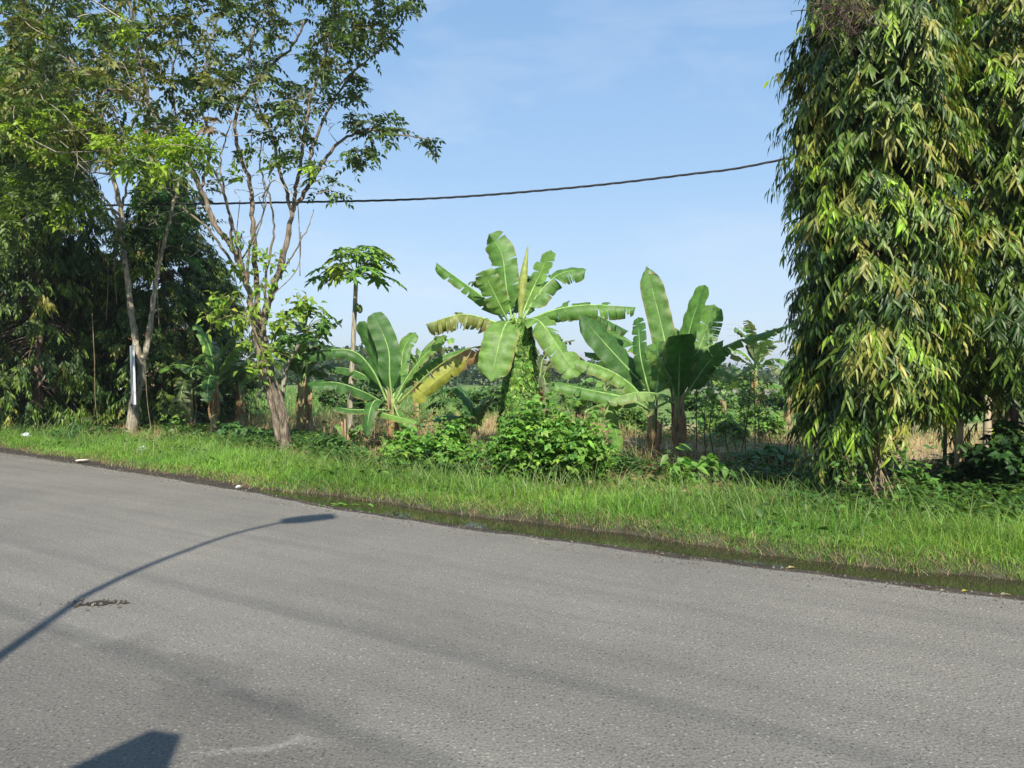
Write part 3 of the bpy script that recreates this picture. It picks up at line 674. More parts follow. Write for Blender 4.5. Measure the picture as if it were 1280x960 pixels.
# left clump with the yellow leaf
Y = 16.2
ga = P(489, 562, Y); ga[2] = gz(ga[0], ga[1])
L = [
 (LP(Y, (490, 500), (487, 470, -.1), (485, 435, -.1), (467, 391, .0)), dict(width=0.257, pet=.12, face=(.1, -1, .2), fold=.1, droop=.45, tear=.05, col='dark')),
 (LP(Y, (486, 500), (477, 470, .1), (466, 435, .2), (449, 402, .2)), dict(width=0.195, pet=.15, face=(-.3, -1, .2), fold=.15, droop=.5, tear=.05, col='dark')),
 (LP(Y, (484, 502), (464, 460, -.2), (435, 437, -.3), (376, 442, -.3)), dict(width=0.250, pet=.12, face=(0, -.6, .9), fold=-.1, droop=1.3, tear=.1, col='dark')),
 (LP(Y, (482, 505), (455, 490, -.5), (420, 478, -.8), (383, 480, -.9)), dict(width=0.226, pet=.15, face=(0, -.6, .9), fold=-.05, droop=1., tear=.1, col='dark')),
 (LP(Y, (494, 500), (507, 475, .0), (527, 448, .0), (556, 420, .0)), dict(width=0.203, pet=.15, face=(-.5, -.6, .7), fold=.15, droop=.6, tear=.1, col='light')),
 (LP(Y, (496, 502), (516, 470, .3), (550, 446, .5), (588, 434, .6)), dict(width=0.211, pet=.15, face=(-.1, -.3, 1), fold=-.1, droop=1., tear=.15, col='mid')),
 (LP(Y, (497, 505), (545, 460, -.3), (592, 434, -.7), (603, 440, -.9), (585, 448, -1.0), (550, 473, -1.1), (516, 503, -1.1)), dict(width=0.187, pet=.52, face=(.35, -1, .1), fold=-.15, droop=.5, tear=.12, col='yellow', basecol='brown', basew=.42, seed=91)),
 (LP(Y, (488, 512), (476, 515, -.6), (492, 520, -.9), (522, 527, -1.1)), dict(width=0.125, pet=.2, face=(0, -.5, 1), fold=-.05, droop=.9, tear=.05, col='light')),
 (LP(Y, (484, 512), (462, 512, -.3), (440, 512, -.5), (416, 508, -.5)), dict(width=0.133, pet=.25, face=(0, -.6, .8), fold=0, droop=.7, tear=.05, col='dark')),
 (LP(Y, (492, 505), (498, 520, -.5), (508, 535, -.7), (520, 552, -.8)), dict(width=0.133, pet=.25, face=(-.2, -1, .3), fold=0, droop=.5, tear=.1, col='mid')),
 (LP(Y, (488, 500), (470, 478, .4), (440, 462, .7), (408, 458, .9)), dict(width=0.195, pet=.15, face=(0, -.3, 1), fold=-.1, droop=1., tear=.1, col='dark')),
 (LP(Y, (490, 500), (500, 465, .5), (505, 435, .8), (520, 415, 1.)), dict(width=0.195, pet=.15, face=(-.2, -1, .3), fold=.1, droop=.5, tear=.2, col='mid')),
 (LP(Y, (485, 508), (470, 500, -.9), (462, 515, -1.2), (458, 545, -1.3)), dict(width=0.156, pet=.2, face=(-.1, -1, .3), fold=0, droop=.6, tear=.1, col='dark')),
]
banana(ga, [ga, P(490, 540, Y), P(491, 518, Y), P(490, 498, Y)], L, .13, .07, 'squat banana plant with one large yellow leaf turning brown', dead=(P(490, 515, Y), 7, .8), seed=4)

def wild_banana(px, py, Y, hstem, nl, leafL, label, seed, lean=0, dull=.2, width=.24, dead=True, cols=('mid', 'light', 'dark'), tear=.45, spread=1.):
    r = np.random.default_rng(seed)
    b = P(px, py, Y); b[2] = gz(b[0], b[1])
    top = b + [lean, 0, hstem]
    Ls = []
    for i in range(nl):
        az = i * 2.4 + r.uniform(-.4, .4); el = R(r.uniform(15, 82)) if i > 1 else R(84)
        o = np.array([math.cos(az), math.sin(az), 0]); l = leafL * r.uniform(.75, 1.15)
        drp = r.uniform(.25, .75) * spread
        p1 = top + (o * math.cos(el) + [0, 0, math.sin(el)]) * l * .35
        p2 = p1 + (o * math.cos(el - drp) + [0, 0, math.sin(el - drp)]) * l * .35
        p3 = p2 + (o * math.cos(el - 2.2 * drp) + [0, 0, math.sin(el - 2.2 * drp)]) * l * .33
        face = np.array([0, 0, 1.]) * math.cos(el) - o * math.sin(el)
        cl = cols[r.integers(len(cols))] if r.random() > dull else 'dull'
        Ls.append(([top - [0, 0, .05], p1, p2, p3], dict(width=width * r.uniform(.8, 1.15), pet=.14, face=face, fold=.2 - .3 * math.cos(el), droop=.8, tear=tear, col=cl, seed=seed * 100 + i)))
    return banana(b, [b, b * .5 + top * .5 + [lean * .2, 0, 0], top], Ls, .085 + hstem * .02, .05, label, dead=((top - [0, 0, .2]), 4, .6) if dead else None, seed=seed)
wild_banana(950, 524, 25, 1.75, 10, 2.0, 'slender far banana plant in the field by the right mast tree', 11, lean=-.15, width=.25)
wild_banana(679, 528, 24, 1.35, 7, 1.7, 'drooping half dry banana plant behind the tall middle one', 12, lean=-.1, dull=.6, cols=('dull', 'olive', 'mid'), tear=.7, spread=1.7)
wild_banana(522, 528, 25, 1.5, 9, 1.9, 'ragged light green banana plant far behind the yellow leaf', 13, cols=('light', 'mid'), tear=.6)
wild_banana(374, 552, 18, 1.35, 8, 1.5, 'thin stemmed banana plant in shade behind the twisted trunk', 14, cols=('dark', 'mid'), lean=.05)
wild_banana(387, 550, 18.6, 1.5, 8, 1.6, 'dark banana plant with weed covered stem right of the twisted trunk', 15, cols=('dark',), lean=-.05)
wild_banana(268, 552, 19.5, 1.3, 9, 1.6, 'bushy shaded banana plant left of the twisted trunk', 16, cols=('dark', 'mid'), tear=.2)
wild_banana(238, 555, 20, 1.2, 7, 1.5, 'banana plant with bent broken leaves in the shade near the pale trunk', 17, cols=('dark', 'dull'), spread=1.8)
wild_banana(300, 530, 23, 1.1, 8, 1.5, 'young banana plant in sun seen between the left trunks', 18, cols=('light', 'mid'), tear=.2)
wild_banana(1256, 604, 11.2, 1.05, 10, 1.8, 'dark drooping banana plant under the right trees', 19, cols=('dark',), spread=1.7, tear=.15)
wild_banana(1248, 540, 17, 1.6, 7, 1.6, 'banana plant standing in the field behind the far right post', 20, cols=('mid', 'dark'), tear=.3)
wild_banana(930, 512, 36, 1.0, 7, 1.4, 'low banana plant near the grey wall across the field', 21, tear=.6)
wild_banana(905, 525, 26, .9, 7, 1.3, 'low banana plant in the field just right of the broad banana pair', 25, tear=.5, dead=False)
wild_banana(985, 530, 23, 1.0, 7, 1.4, 'banana plant in the field half hidden by the left side of the mast tree', 26, tear=.5, cols=('light', 'mid'))
wild_banana(755, 522, 27, 1.0, 8, 1.4, 'banana plant in the field between the ivy and the pair', 27, tear=.5, cols=('light', 'mid'))
wild_banana(592, 556, 17, .35, 5, .95, 'stemless banana sucker beside the ivy covered stem', 22, cols=('dark', 'mid'), tear=.05, dead=False)
wild_banana(432, 572, 15.3, .12, 6, .6, 'small banana sucker sprouting at the papaya foot', 23, cols=('mid', 'light'), tear=.0, dead=False, width=.11)
wild_banana(725, 545, 19, .5, 6, 1.1, 'short banana shoot behind the bright green bush', 24, cols=('light', 'mid'), tear=.2, dead=False)

# ------------------------------------------------------------------ papaya trees
def papaya_leaf_shape():
    lobes = 7; pts = []
    for i in range(lobes):
        a = R(-140 + 280 * i / (lobes - 1)); Lb = 1 - .28 * abs(i - 3) / 3
        for da, rr in ((-.19, .36), (-.15, .62), (-.22, .72), (-.06, .84), (0, 1.), (.06, .84), (.22, .72), (.15, .62)):
            pts.append((a + da, rr * Lb))
    return np.array([[math.sin(a) * r_, math.cos(a) * r_] for a, r_ in pts])
PLS = papaya_leaf_shape()
def papaya(base_pts, r0, r1, crown, nl, pet, blade, label, Y, cols, seed, up=(.1, .9), fruit=None, squash=1.):
    r = np.random.default_rng(seed)
    root = thing('papaya_tree', base_pts[0], label, 'papaya tree', 'papaya trees')
    mb = MB(); c = catmull(base_pts, .15); tube(mb, c, np.linspace(r0, r1, len(c)) * (1 + .06 * (np.arange(len(c)) % 2)), 9, (.27, .25, .19)); mb.build('trunk', M_BARK, root)
    for i in range(nl):
        mb = MB(); az = i * 2.4 + r.uniform(-.3, .3); el = r.uniform(*up)
        o = np.array([math.cos(az), math.sin(az) , 0]); l = pet * r.uniform(.7, 1.1)
        e_ = crown + o * l * math.cos(el) + [0, 0, l * math.sin(el) * squash]
        mid = (crown + e_) / 2 + [0, 0, .06]
        tube(mb, catmull([crown, mid, e_], .1), [.012, .007], 5, (.22, .26, .08))
        cl = np.array(cols[r.integers(len(cols))]) * r.uniform(.8, 1.2)
        d = nrm(o * .8 + [0, 0, -.45] + r.normal(size=3) * .2); nrml = nrm(o * .45 + [0, 0, .9] + r.normal(size=3) * .2); side = nrm(np.cross(d, nrml)); nrml = np.cross(side, d)
        b = blade * r.uniform(.8, 1.15)
        q2 = PLS * b; rr = np.linalg.norm(PLS, axis=1)
        v = e_ + side * q2[:, :1] + d * q2[:, 1:] - nrml * ((.28 * rr ** 2 + .05 * np.sin(np.arange(len(PLS)) * 1.9)) * b)[:, None]
        vi = e_ + side * q2[:, :1] * .3 + d * q2[:, 1:] * .3
        v = np.vstack([e_[None], v]); k = len(PLS)
        mb.add(v, None, np.array([[0, 1 + j, 1 + (j + 1) % k] for j in range(k)]), cl)
        mb.build('leaf', M_LEAF, root)
    if fruit is not None:
        for f in fruit:
            mb = MB(); cc = catmull([f + [0, 0, .1], f, f - [0, 0, .1]], .03); t = np.linspace(-1, 1, len(cc)); tube(mb, cc, .062 * np.sqrt(np.maximum(.03, 1 - t ** 2)) * (1 + .2 * t), 9, (.14, .2, .06)); mb.build('fruit', M_LEAF, root)
    return root
Y = 16.9
b = P(438, 560, Y); b[2] = gz(b[0], b[1])
papaya([b, P(438, 500, Y), P(441, 440, Y), P(445, 352, Y)], (.068), .045, P(446, 346, Y), 38, .84, .36, 'tall papaya tree with one slim bare trunk and flat crown', Y, [(.12, .26, .045), (.17, .31, .05), (.27, .38, .055)], 31, up=(-.1, .95), fruit=[P(450, 386, Y - .05), P(446, 384, Y - .12)], squash=.9)
Y = 16.
b = P(345, 560, Y); b[2] = gz(b[0], b[1])
papaya([b, P(352, 505, Y), P(358, 460, Y), P(376, 425, Y)], .06, .04, P(381, 415, Y), 22, .62, .30, 'short papaya tree with lime green leaves leaning by the twisted trunk', Y, [(.12, .24, .03), (.17, .28, .04), (.07, .17, .03)], 32, up=(-.5, 1.4), squash=1.)
Y = 21.
b = P(556, 540, Y); b[2] = gz(b[0], b[1])
papaya([b, b + [0.02, 0, .45], b + [0, 0, .8]], .035, .025, b + [0, 0, .8], 16, .5, .28, 'young papaya tree in the field beneath the yellow leaf', Y, [(.06, .15, .03), (.05, .12, .03)], 33, up=(-.3, 1.3))

# ------------------------------------------------------------------ mast trees (columns of hanging lance leaves)
MC = [(.032, .070, .012), (.092, .152, .020), (.205, .22, .044), (.20, .32, .025), (.20, .15, .045)]
def mast_tree(base, r_of, zb_of, ztop, nspray, label, seed, leaf=(.12, .215), lw=(.0105, .0195), wts=(3.0, 4.0, 2.4, 1.2, .05), trunk=None, group='mast trees', inner=.35, per=11, col0=(.16, .12, .09), tr=.075):
    r = np.random.default_rng(seed)
    root = thing('mast_tree', base, label, 'tree', group)
    mb = MB(); tp = trunk if trunk is not None else [base, base + [.03, 0, ztop * .4], base + [0, 0, ztop * .97]]
    c = catmull(tp, .3); tube(mb, c, np.linspace(tr, .03, len(c)) * (1 + .08 * np.sin(np.arange(len(c)) * 2.1)), 9, col0, .05); mb.build('trunk', M_BARK, root)
    nc = nspray // 7; ci = r.integers(0, nc, nspray)
    thc = r.uniform(0, 2 * math.pi, nc); zc = r.random(nc)
    th = thc[ci] + r.normal(size=nspray) * .13
    zb = zb_of(thc[ci]); z = zb + (ztop - zb) * zc[ci] - np.abs(r.normal(size=nspray)) * .14
    colc = pick(MC, wts, nc)
    lump = 1 + .12 * np.sin(th * 3 + z * 1.9 + seed) + .10 * np.sin(th * 5 - z * 3.1) + .09 * np.sin(th * 9 + z * 6.3 + 1)
    fr = np.where(r.random(nc) < inner, r.uniform(.25, .8, nc), r.uniform(.8, 1.06, nc))[ci] + r.normal(size=nspray) * .05
    rad = r_of(z) * lump * fr
    o = np.stack([np.cos(th), np.sin(th), np.zeros(nspray)], 1)
    p = base + o * rad[:, None]; p[:, 2] = z
    sprc = np.where(r.random((nspray, 1)) < .6, colc[ci], pick(MC, wts, nspray))
    lowlight = r.random(nspray)
    # hanging boughs
    mb = MB()
    bx = r.choice(nspray, min(nspray, 420), replace=False)
    for i in bx:
        s = np.array([base[0], base[1], z[i] + rad[i] * .55 + .1]); e_ = p[i]
        if rad[i] < .35: continue
        tube(mb, catmull([s, s * .45 + e_ * .55 + [0, 0, .12 * rad[i]], e_ + o[i] * .02 - [0, 0, .1], e_ - [0, 0, .35]], .2), [.013, .004], 4, np.array([.13, .10, .075]) * r.uniform(.7, 1.4), cap=False)
    mb.build('boughs', M_BARK, root)
    mb = MB()
    N = nspray * per
    idx = np.repeat(np.arange(nspray), per); kk = np.tile(np.arange(per), nspray) / per
    tw = nrm(o * r.uniform(.2, .9, (nspray, 1)) + np.array([0, 0, -1.]) * r.uniform(.3, .9, (nspray, 1)) + r.normal(size=(nspray, 3)) * .3)
    tl = r.uniform(.18, .42, nspray)
    tang = np.stack([-np.sin(th), np.cos(th), np.zeros(nspray)], 1)
    sgn = np.where(np.arange(N) % 2, 1., -1.)[:, None]
    pos = p[idx] + tw[idx] * (tl[idx] * kk)[:, None] + np.array([0, 0, -1.]) * (.25 * tl[idx] * kk ** 2)[:, None]
    d = tw[idx] * .35 + np.array([0, 0, -.75]) + tang[idx] * sgn * r.uniform(.15, .7, (N, 1)) + o[idx] * r.uniform(-.1, .32, (N, 1)) + r.normal(size=(N, 3)) * .15
    up = o[idx] + np.array([0, 0, .5]) + r.normal(size=(N, 3)) * .45
    cl = np.clip(sprc[idx] * (1 + r.normal(size=(N, 1)) * .2) * (1 + r.normal(size=(N, 3)) * .06), .004, .6)
    stamp(mb, lance, pos, d, up, r.uniform(*leaf, N), r.uniform(*lw, N), cl)
    mb.build('crown', M_MAST, root)
    return root
b = P(1098, 643, 8.75); b[2] = gz(b[0], b[1])
rf1 = lambda z: np.interp(z, [0.3, 1.0, 2.2, 3.4, 4.3, 5.3, 6.2, 6.9, 7.4], [.5, .57, .65, .69, .69, .73, .64, .4, .08])
bc = b + [-.03, .05, 0]
zb1 = lambda th: 1.55 - .6 * np.clip(np.cos(th - 3.2), 0, 1) ** 1.5 + .15 * np.sin(th * 5)
mast_tree(bc, rf1, zb1, 7.3, 5400, 'tall column tree of hanging leaves nearest the road on the right', 41, trunk=[b, P(1094, 590, 8.75), P(1092, 520, 8.75), P(1088, 200, 8.75), P(1086, -100, 8.75)])
b2 = P(1264, 640, 9.6); b2[2] = gz(b2[0], b2[1])
zb2 = lambda th: 1.5 + .3 * np.sin(th * 2) + .2 * np.sin(th * 5)
mast_tree(b2, lambda z: np.interp(z, [0.8, 1.5, 3, 5, 6, 8, 10], [.7, 1.02, 1.05, 1.0, .9, .1, .05]), zb2, 7.7, 5300, 'column tree of hanging leaves at the right border of the photo', 42)
b3 = P(1050, 600, 11.6); b3[2] = gz(b3[0], b3[1])
mast_tree(b3, lambda z: np.interp(z, [0.5, 2, 5, 8], [.45, .58, .55, .1]), lambda th: .75 + .2 * np.sin(th * 3), 7.6, 1700, 'column tree hidden behind the nearest right one, with lower hanging leaves', 43, wts=(6, 3, .6, .3, .1))

DK = (6, 3., .5, .3, .02)
bl = P(48, 550, 20.5); bl[2] = gz(bl[0], bl[1])
MT = mast_tree(bl, lambda z: np.interp(z, [0, .8, 2.5, 5, 7, 9, 11], [.8, 1.5, 1.65, 1.5, 1.2, .8, .1]), lambda th: .35 + .35 * np.sin(th * 3) + .3 * np.sin(th * 5), 10.5, 4200, 'dark column tree at the left border with leaves down to the grass', 44, leaf=(.16, .26), lw=(.016, .024), wts=DK, per=11, tr=.13)
def mast_copy(px, py, Y, sc, scz, rz, label):
    c = copy_tree(MT); q_ = P(px, py, Y); q_[2] = gz(q_[0], q_[1]); c.location = q_; c.scale = (sc, sc, scz); c.rotation_euler = (0, 0, rz); c['label'] = label
mast_copy(-25, 545, 22.5, 1.05, 1.1, 1.3, 'dark column tree cut by the left edge of the photo')
mast_copy(120, 545, 22.5, 1.0, .50, 2.4, 'short dark column tree between the left border and the pale trunk')
mast_copy(205, 548, 21.5, .95, .72, 4.0, 'dark column tree just right of the pale forked trunk')
mast_copy(262, 540, 24.5, .8, .52, 5.2, 'lowest dark column tree, left of the twisted trunk')
mast_copy(75, 535, 26, 1.2, .58, .4, 'dark column tree standing behind the left border trees')

# ------------------------------------------------------------------ branching roadside trees on the left
def inpoly(poly, n, r):
    poly = np.array(poly, float); lo, hi = poly.min(0), poly.max(0); out = []
    while len(out) < n:
        p = r.uniform(lo, hi); x, y = p; ins = False; j = len(poly) - 1
        for i in range(len(poly)):
            if (poly[i, 1] > y) != (poly[j, 1] > y) and x < (poly[j, 0] - poly[i, 0]) * (y - poly[i, 1]) / (poly[j, 1] - poly[i, 1]) + poly[i, 0]: ins = not ins
            j = i
        if ins: out.append(p)
    return out

def pinnate(mb, pos, d, L, pairs, ll, lw, col, r, sag=.35):
    N = len(pos); d = nrm(d); up = np.array([0, 0, 1.]) + r.normal(size=(N, 3)) * .35
    side = nrm(np.cross(d, up))
    for k in range(pairs):
        t = (k + .6) / pairs
        c = pos + d * (L * t)[:, None] - np.array([0, 0, 1.]) * (L * sag * t * t)[:, None]
        for s in (-1, 1):
            dd = d * .45 + side * s * .9 + np.array([0, 0, -.35]) + r.normal(size=(N, 3)) * .2
            stamp(mb, ovate, c, dd, up + r.normal(size=(N, 3)) * .3, ll * r.uniform(.7, 1.15, N), lw * r.uniform(.8, 1.2, N), col * (1 + r.normal(size=(N, 1)) * .12))
    stamp(mb, ovate, pos + d * L[:, None] - np.array([0, 0, 1.]) * (L * sag)[:, None], d + [0, 0, -.5], up, np.full(N, ll), np.full(N, lw), col)

def limb_tree(name, base, Y0, limbs, clusters, label, seed, bark, twig, leafpar, group=None, strands=0):
    r = np.random.default_rng(seed)
    root = thing(name, base, label, 'tree', group)
    mb = MB(); nodes = []
    for pts, r0, r1 in limbs:
        pp = np.array([P(a, b_, Y0 + (c[0] if c else 0)) for a, b_, *c in pts])
        if len(nodes) == 0: pp[0] = base - np.array([0, 0, .05])
        c = catmull(pp, .12)
        c[1:-1] += r.normal(size=c[1:-1].shape) * .012
        rr = np.linspace(r0, r1, len(c)) * (1 + .05 * np.sin(np.arange(len(c)) * 1.3 + r.uniform(0, 6)))
        if len(nodes) == 0: rr *= 1 + .5 * np.exp(-np.arange(len(c)) / 2.5)
        t = np.linspace(0, 1, len(c))[:, None]
        tube(mb, c, rr, 10 if r0 > .06 else 6, np.array(bark) * (1 + .2 * r.normal(size=(len(c), 1))), .06 if r0 > .06 else 0)
        nodes += list(c)
    for i in range(strands):                       # stringy strands of bark running up the trunk
        c = catmull(np.array([P(a, b_, Y0 + (c_[0] if c_ else 0)) for a, b_, *c_ in limbs[0][0]]), .12); a0 = r.uniform(0, 6.28); k0 = r.integers(0, len(c) // 3); k1 = r.integers(len(c) // 2, len(c))
        t = np.arange(k0, k1); aa = a0 + .05 * t * r.normal(); rad_ = np.linspace(limbs[0][1], limbs[0][2], len(c))[t] * 1.0
        tube(mb, c[t] + np.stack([np.cos(aa) * rad_, np.sin(aa) * rad_, 0 * aa], 1) + r.normal(size=(len(t), 3)) * .006, [.012, .03, .012], 5, np.array(bark) * r.uniform(.5, 1.5))
    mb.build('trunk', M_BARK, root)
    nodes = np.array(nodes); keep = nodes[:, 2] > base[2] + 1.8
    nd = nodes[keep]
    att, ac = [], []
    for poly, n, cols, wts, dy, sd_ in clusters:
        for p in inpoly(poly, max(4, int(n * leafpar['dens'])), r):
            att.append(P(p[0], p[1], Y0 + dy + r.normal() * sd_)); ac.append(pick(cols, wts, 1)[0] if cols else np.full(3, np.nan))
    att = np.array(att); ac = np.array(ac)
    dist = np.array([np.min(np.linalg.norm(nd - a, axis=1)) for a in att]); order = np.argsort(dist)
    mt = MB(); lp, ldir, lcol = [], [], []
    for i in order:
        a = att[i]; dd = np.linalg.norm(nd - a, axis=1) + .6 * np.clip(nd[:, 2] - a[2], 0, None)
        j = int(np.argmin(dd)); s = nd[j]; l = np.linalg.norm(a - s)
        if l < .08: l = .08
        mid = (s + a) / 2 + r.normal(size=3) * .09 * l + np.array([0, 0, .06 * l])
        c = catmull([s, mid, a], .16)
        tube(mt, c, [min(.022, .006 + .009 * l), .0035], 4, np.array(twig) * r.uniform(.7, 1.25), cap=False)
        nd = np.vstack([nd, c[1:]])
        if np.isnan(ac[i][0]): continue
        m_ = max(1, int(len(c) * .66)); dirn = nrm(a - mid)
        for q_ in c[m_:]:
            for w_ in range(int(leafpar['per']) + (r.random() < leafpar['per'] % 1)):
                lp.append(q_); ldir.append(dirn * .5 + r.normal(size=3) * .75); lcol.append(ac[i])
    mt.build('twigs', M_BARK, root)
    lp, ldir, lcol = map(np.array, (lp, ldir, lcol)); ldir[:, 2] *= .6
    n = len(lp); ml = MB()
    pinnate(ml, lp, ldir, r.uniform(*leafpar['L'], n), leafpar['pairs'], leafpar['ll'], leafpar['lw'], np.clip(lcol * (1 + r.normal(size=(n, 1)) * .2), .01, .6), r)
    ml.build('crown', M_LEAF, root)
    print(name, 'leaflets', n * (leafpar['pairs'] * 2 + 1))
    return root

DKG, MDG, OLV, LIM_, BRN = (.056, .090, .032), (.095, .152, .042), (.155, .165, .05), (.19, .29, .035), (.16, .11, .055)
LIM = (.25, .37, .035)
Y = 15.2
b = P(356, 572, Y); b[2] = gz(b[0], b[1])
limbs = [
 ([(357, 572), (353, 545), (347, 510), (334, 467), (327, 425), (323, 397)], .14, .12),
 ([(349, 520), (338, 480, -.1), (322, 430, -.12), (316, 390, -.1), (306, 345), (292, 312), (270, 283), (252, 240), (240, 215)], .08, .04),
 ([(326, 420), (332, 390), (345, 353), (357, 307), (363, 278), (365, 264)], .08, .045),
 ([(323, 400), (320, 347, .2), (317, 297, .2), (313, 234, .3), (298, 187, .3), (295, 140, .2), (315, 106, 0), (334, 87, 0), (365, 59, -.3), (380, 25, -.4)], .06, .02),
 ([(365, 268), (357, 235, .1), (349, 212, .2), (340, 170, .5), (322, 130, .8), (312, 60, 1.), (330, 10, 1.2)], .04, .015),
 ([(365, 266), (370, 235, -.1), (376, 205, -.2), (382, 160, -.3), (392, 110, -.3), (410, 60, -.3), (425, 10, -.2)], .04, .015),
 ([(365, 262), (387, 231), (402, 206), (427, 175), (465, 162, -.2), (505, 169, -.3), (538, 174, -.3)], .045, .010),
 ([(388, 228), (390, 187, .2), (412, 134, .3), (443, 90, .3), (471, 65, .2), (499, 34, .1), (516, 4, 0)], .035, .010),
 ([(252, 240), (230, 190, -.3), (200, 150, -.6), (187, 150, -.8), (184, 110, -1), (170, 50, -1.2), (160, -30, -1.3)], .045, .018),
 ([(240, 215), (205, 195, .4), (160, 215, .8), (110, 215, 1.2), (60, 200, 1.5)], .03, .010),
 ([(230, 190, -.3), (180, 130, .3), (125, 106, .6), (75, 65, .9), (25, 31, 1.2), (-20, 0, 1.4)], .035, .012),
 ([(252, 240), (262, 180, .4), (250, 120, .6), (262, 60, .8), (280, -10, .9)], .035, .015),
 ([(240, 215), (215, 225, -.6), (170, 200, -1.2), (130, 190, -1.6), (70, 190, -1.8)], .025, .008),
 ([(292, 312), (285, 262, -.3), (268, 215, -.5), (232, 170, -.7), (215, 110, -.9), (225, 40, -1.)], .03, .012),
 ([(310, 360), (312, 310, -.2), (330, 262, -.3), (338, 215, -.2)], .03, .008),
 ([(312, 365), (288, 325, .15), (262, 290, .2), (232, 262, .3), (205, 235, .4)], .035, .012),
 ([(308, 350), (296, 300, -.25), (282, 250, -.35), (276, 200, -.3), (290, 150, -.2)], .03, .010),
 ([(330, 385), (334, 335, .2), (342, 290, .25), (338, 250, .2), (325, 205, .1), (330, 160, .1)], .03, .010),
 ([(270, 283), (262, 262, .2), (240, 245, .35), (215, 250, .5)], .02, .008),
 ([(350, 345), (368, 315, -.1), (385, 285, -.15), (392, 262, -.1)], .02, .007),
 ([(300, 330), (322, 290, .2), (330, 255, .3), (327, 212, .4)], .018, .006),
]
clusters = [
 ([(0, -60), (300, -60), (300, 90), (200, 110), (0, 110)], 250, [DKG, MDG, OLV, LIM], [3, 3, 3, .5], -.2, 1.4),
 ([(260, -40), (430, -40), (420, 60), (400, 120), (330, 150), (255, 130)], 170, [DKG, MDG, OLV, LIM], [4, 3, 2, .3], 0, 1.1),
 ([(420, -30), (525, -30), (515, 20), (490, 60), (450, 85), (415, 110), (390, 60)], 105, [DKG, MDG, OLV], [4, 2, 1], 0, .5),
 ([(150, 70), (290, 80), (290, 150), (200, 175), (110, 150)], 90, [DKG, OLV, MDG, BRN], [3, 4, 2, .7], 0, 1.2),
 ([(0, 90), (120, 100), (130, 170), (0, 170)], 70, [OLV, MDG, LIM], [3, 2, 1], .5, 1.),
 ([(400, 130), (440, 90), (460, 115), (440, 160)], 16, [DKG, MDG], [2, 1], 0, .3),
 ([(440, 150), (500, 150), (542, 168), (545, 182), (500, 180), (440, 172)], 26, [DKG, MDG], [2, 2], -.25, .25),
 ([(425, 175), (480, 178), (465, 200), (430, 215)], 14, [DKG, MDG, LIM], [3, 2, 1], -.1, .3),
 ([(395, 225), (435, 222), (430, 245), (385, 250)], 8, [DKG, MDG], [1, 1], -.1, .2),
 ([(340, 185), (400, 190), (395, 210), (340, 212)], 13, [LIM, MDG], [3, 1], -.4, .3),
 ([(130, 165), (250, 170), (260, 215), (140, 215)], 70, [LIM, OLV, MDG], [5, 1.5, 1.], -2.0, .4),
 ([(330, 140), (400, 120), (400, 175), (330, 180)], 20, [DKG, MDG], [2, 2], 0, .5),
 ([(285, 185), (320, 180), (330, 240), (290, 240)], 8, [MDG, LIM], [2, 2], 0, .4),
 ([(235, 110), (400, 100), (440, 190), (390, 250), (330, 260), (245, 230)], 260, None, None, 0, .7),
 ([(60, 60), (250, 60), (250, 210), (90, 230)], 190, None, None, -.3, .9),
 ([(-180, -330), (330, -330), (470, -120), (480, -20), (-180, -20)], 300, [DKG, MDG, OLV], [3, 3, 1], .3, 1.2),
]
limb_tree('roadside_tree', b, Y, limbs, clusters, 'large spreading tree with a twisted brown multi-stemmed trunk', 51, (.16, .132, .10), (.33, .29, .24), dict(per=2.1, dens=.62, L=(.2, .36), pairs=4, ll=.125, lw=.032), strands=26)
Y = 19.3
b = P(163, 550, Y); b[2] = gz(b[0], b[1])
limbs = [
 ([(163, 550), (166, 520), (170, 495), (177, 467), (173, 445)], .125, .11),
 ([(174, 447), (168, 413), (160, 357), (152, 297), (151, 262), (135, 200), (122, 150), (124, 100, .3), (110, 30, .6)], .082, .025),
 ([(176, 460), (183, 435), (190, 390), (197, 340), (207, 297), (213, 272), (222, 235), (235, 205)], .075, .028),
 ([(151, 270), (140, 262, -.3), (110, 262, -.8), (60, 262, -1.4), (20, 266, -1.8)], .035, .010),
 ([(151, 285), (136, 255, .3), (105, 218, .5), (80, 190, .8)], .04, .015),
 ([(135, 200), (160, 165, -.3), (180, 120, -.5), (178, 60, -.7)], .05, .02),
 ([(152, 262), (160, 230, .2), (170, 205, .3), (185, 170, .5)], .035, .012),
 ([(213, 272), (235, 262, -.2), (255, 258, -.4)], .02, .008),
 ([(135, 200), (100, 205, -1), (60, 195, -1.6), (10, 185, -2)], .03, .010),
 ([(207, 297), (196, 280, -.2), (190, 268, -.3)], .03, .008),
]
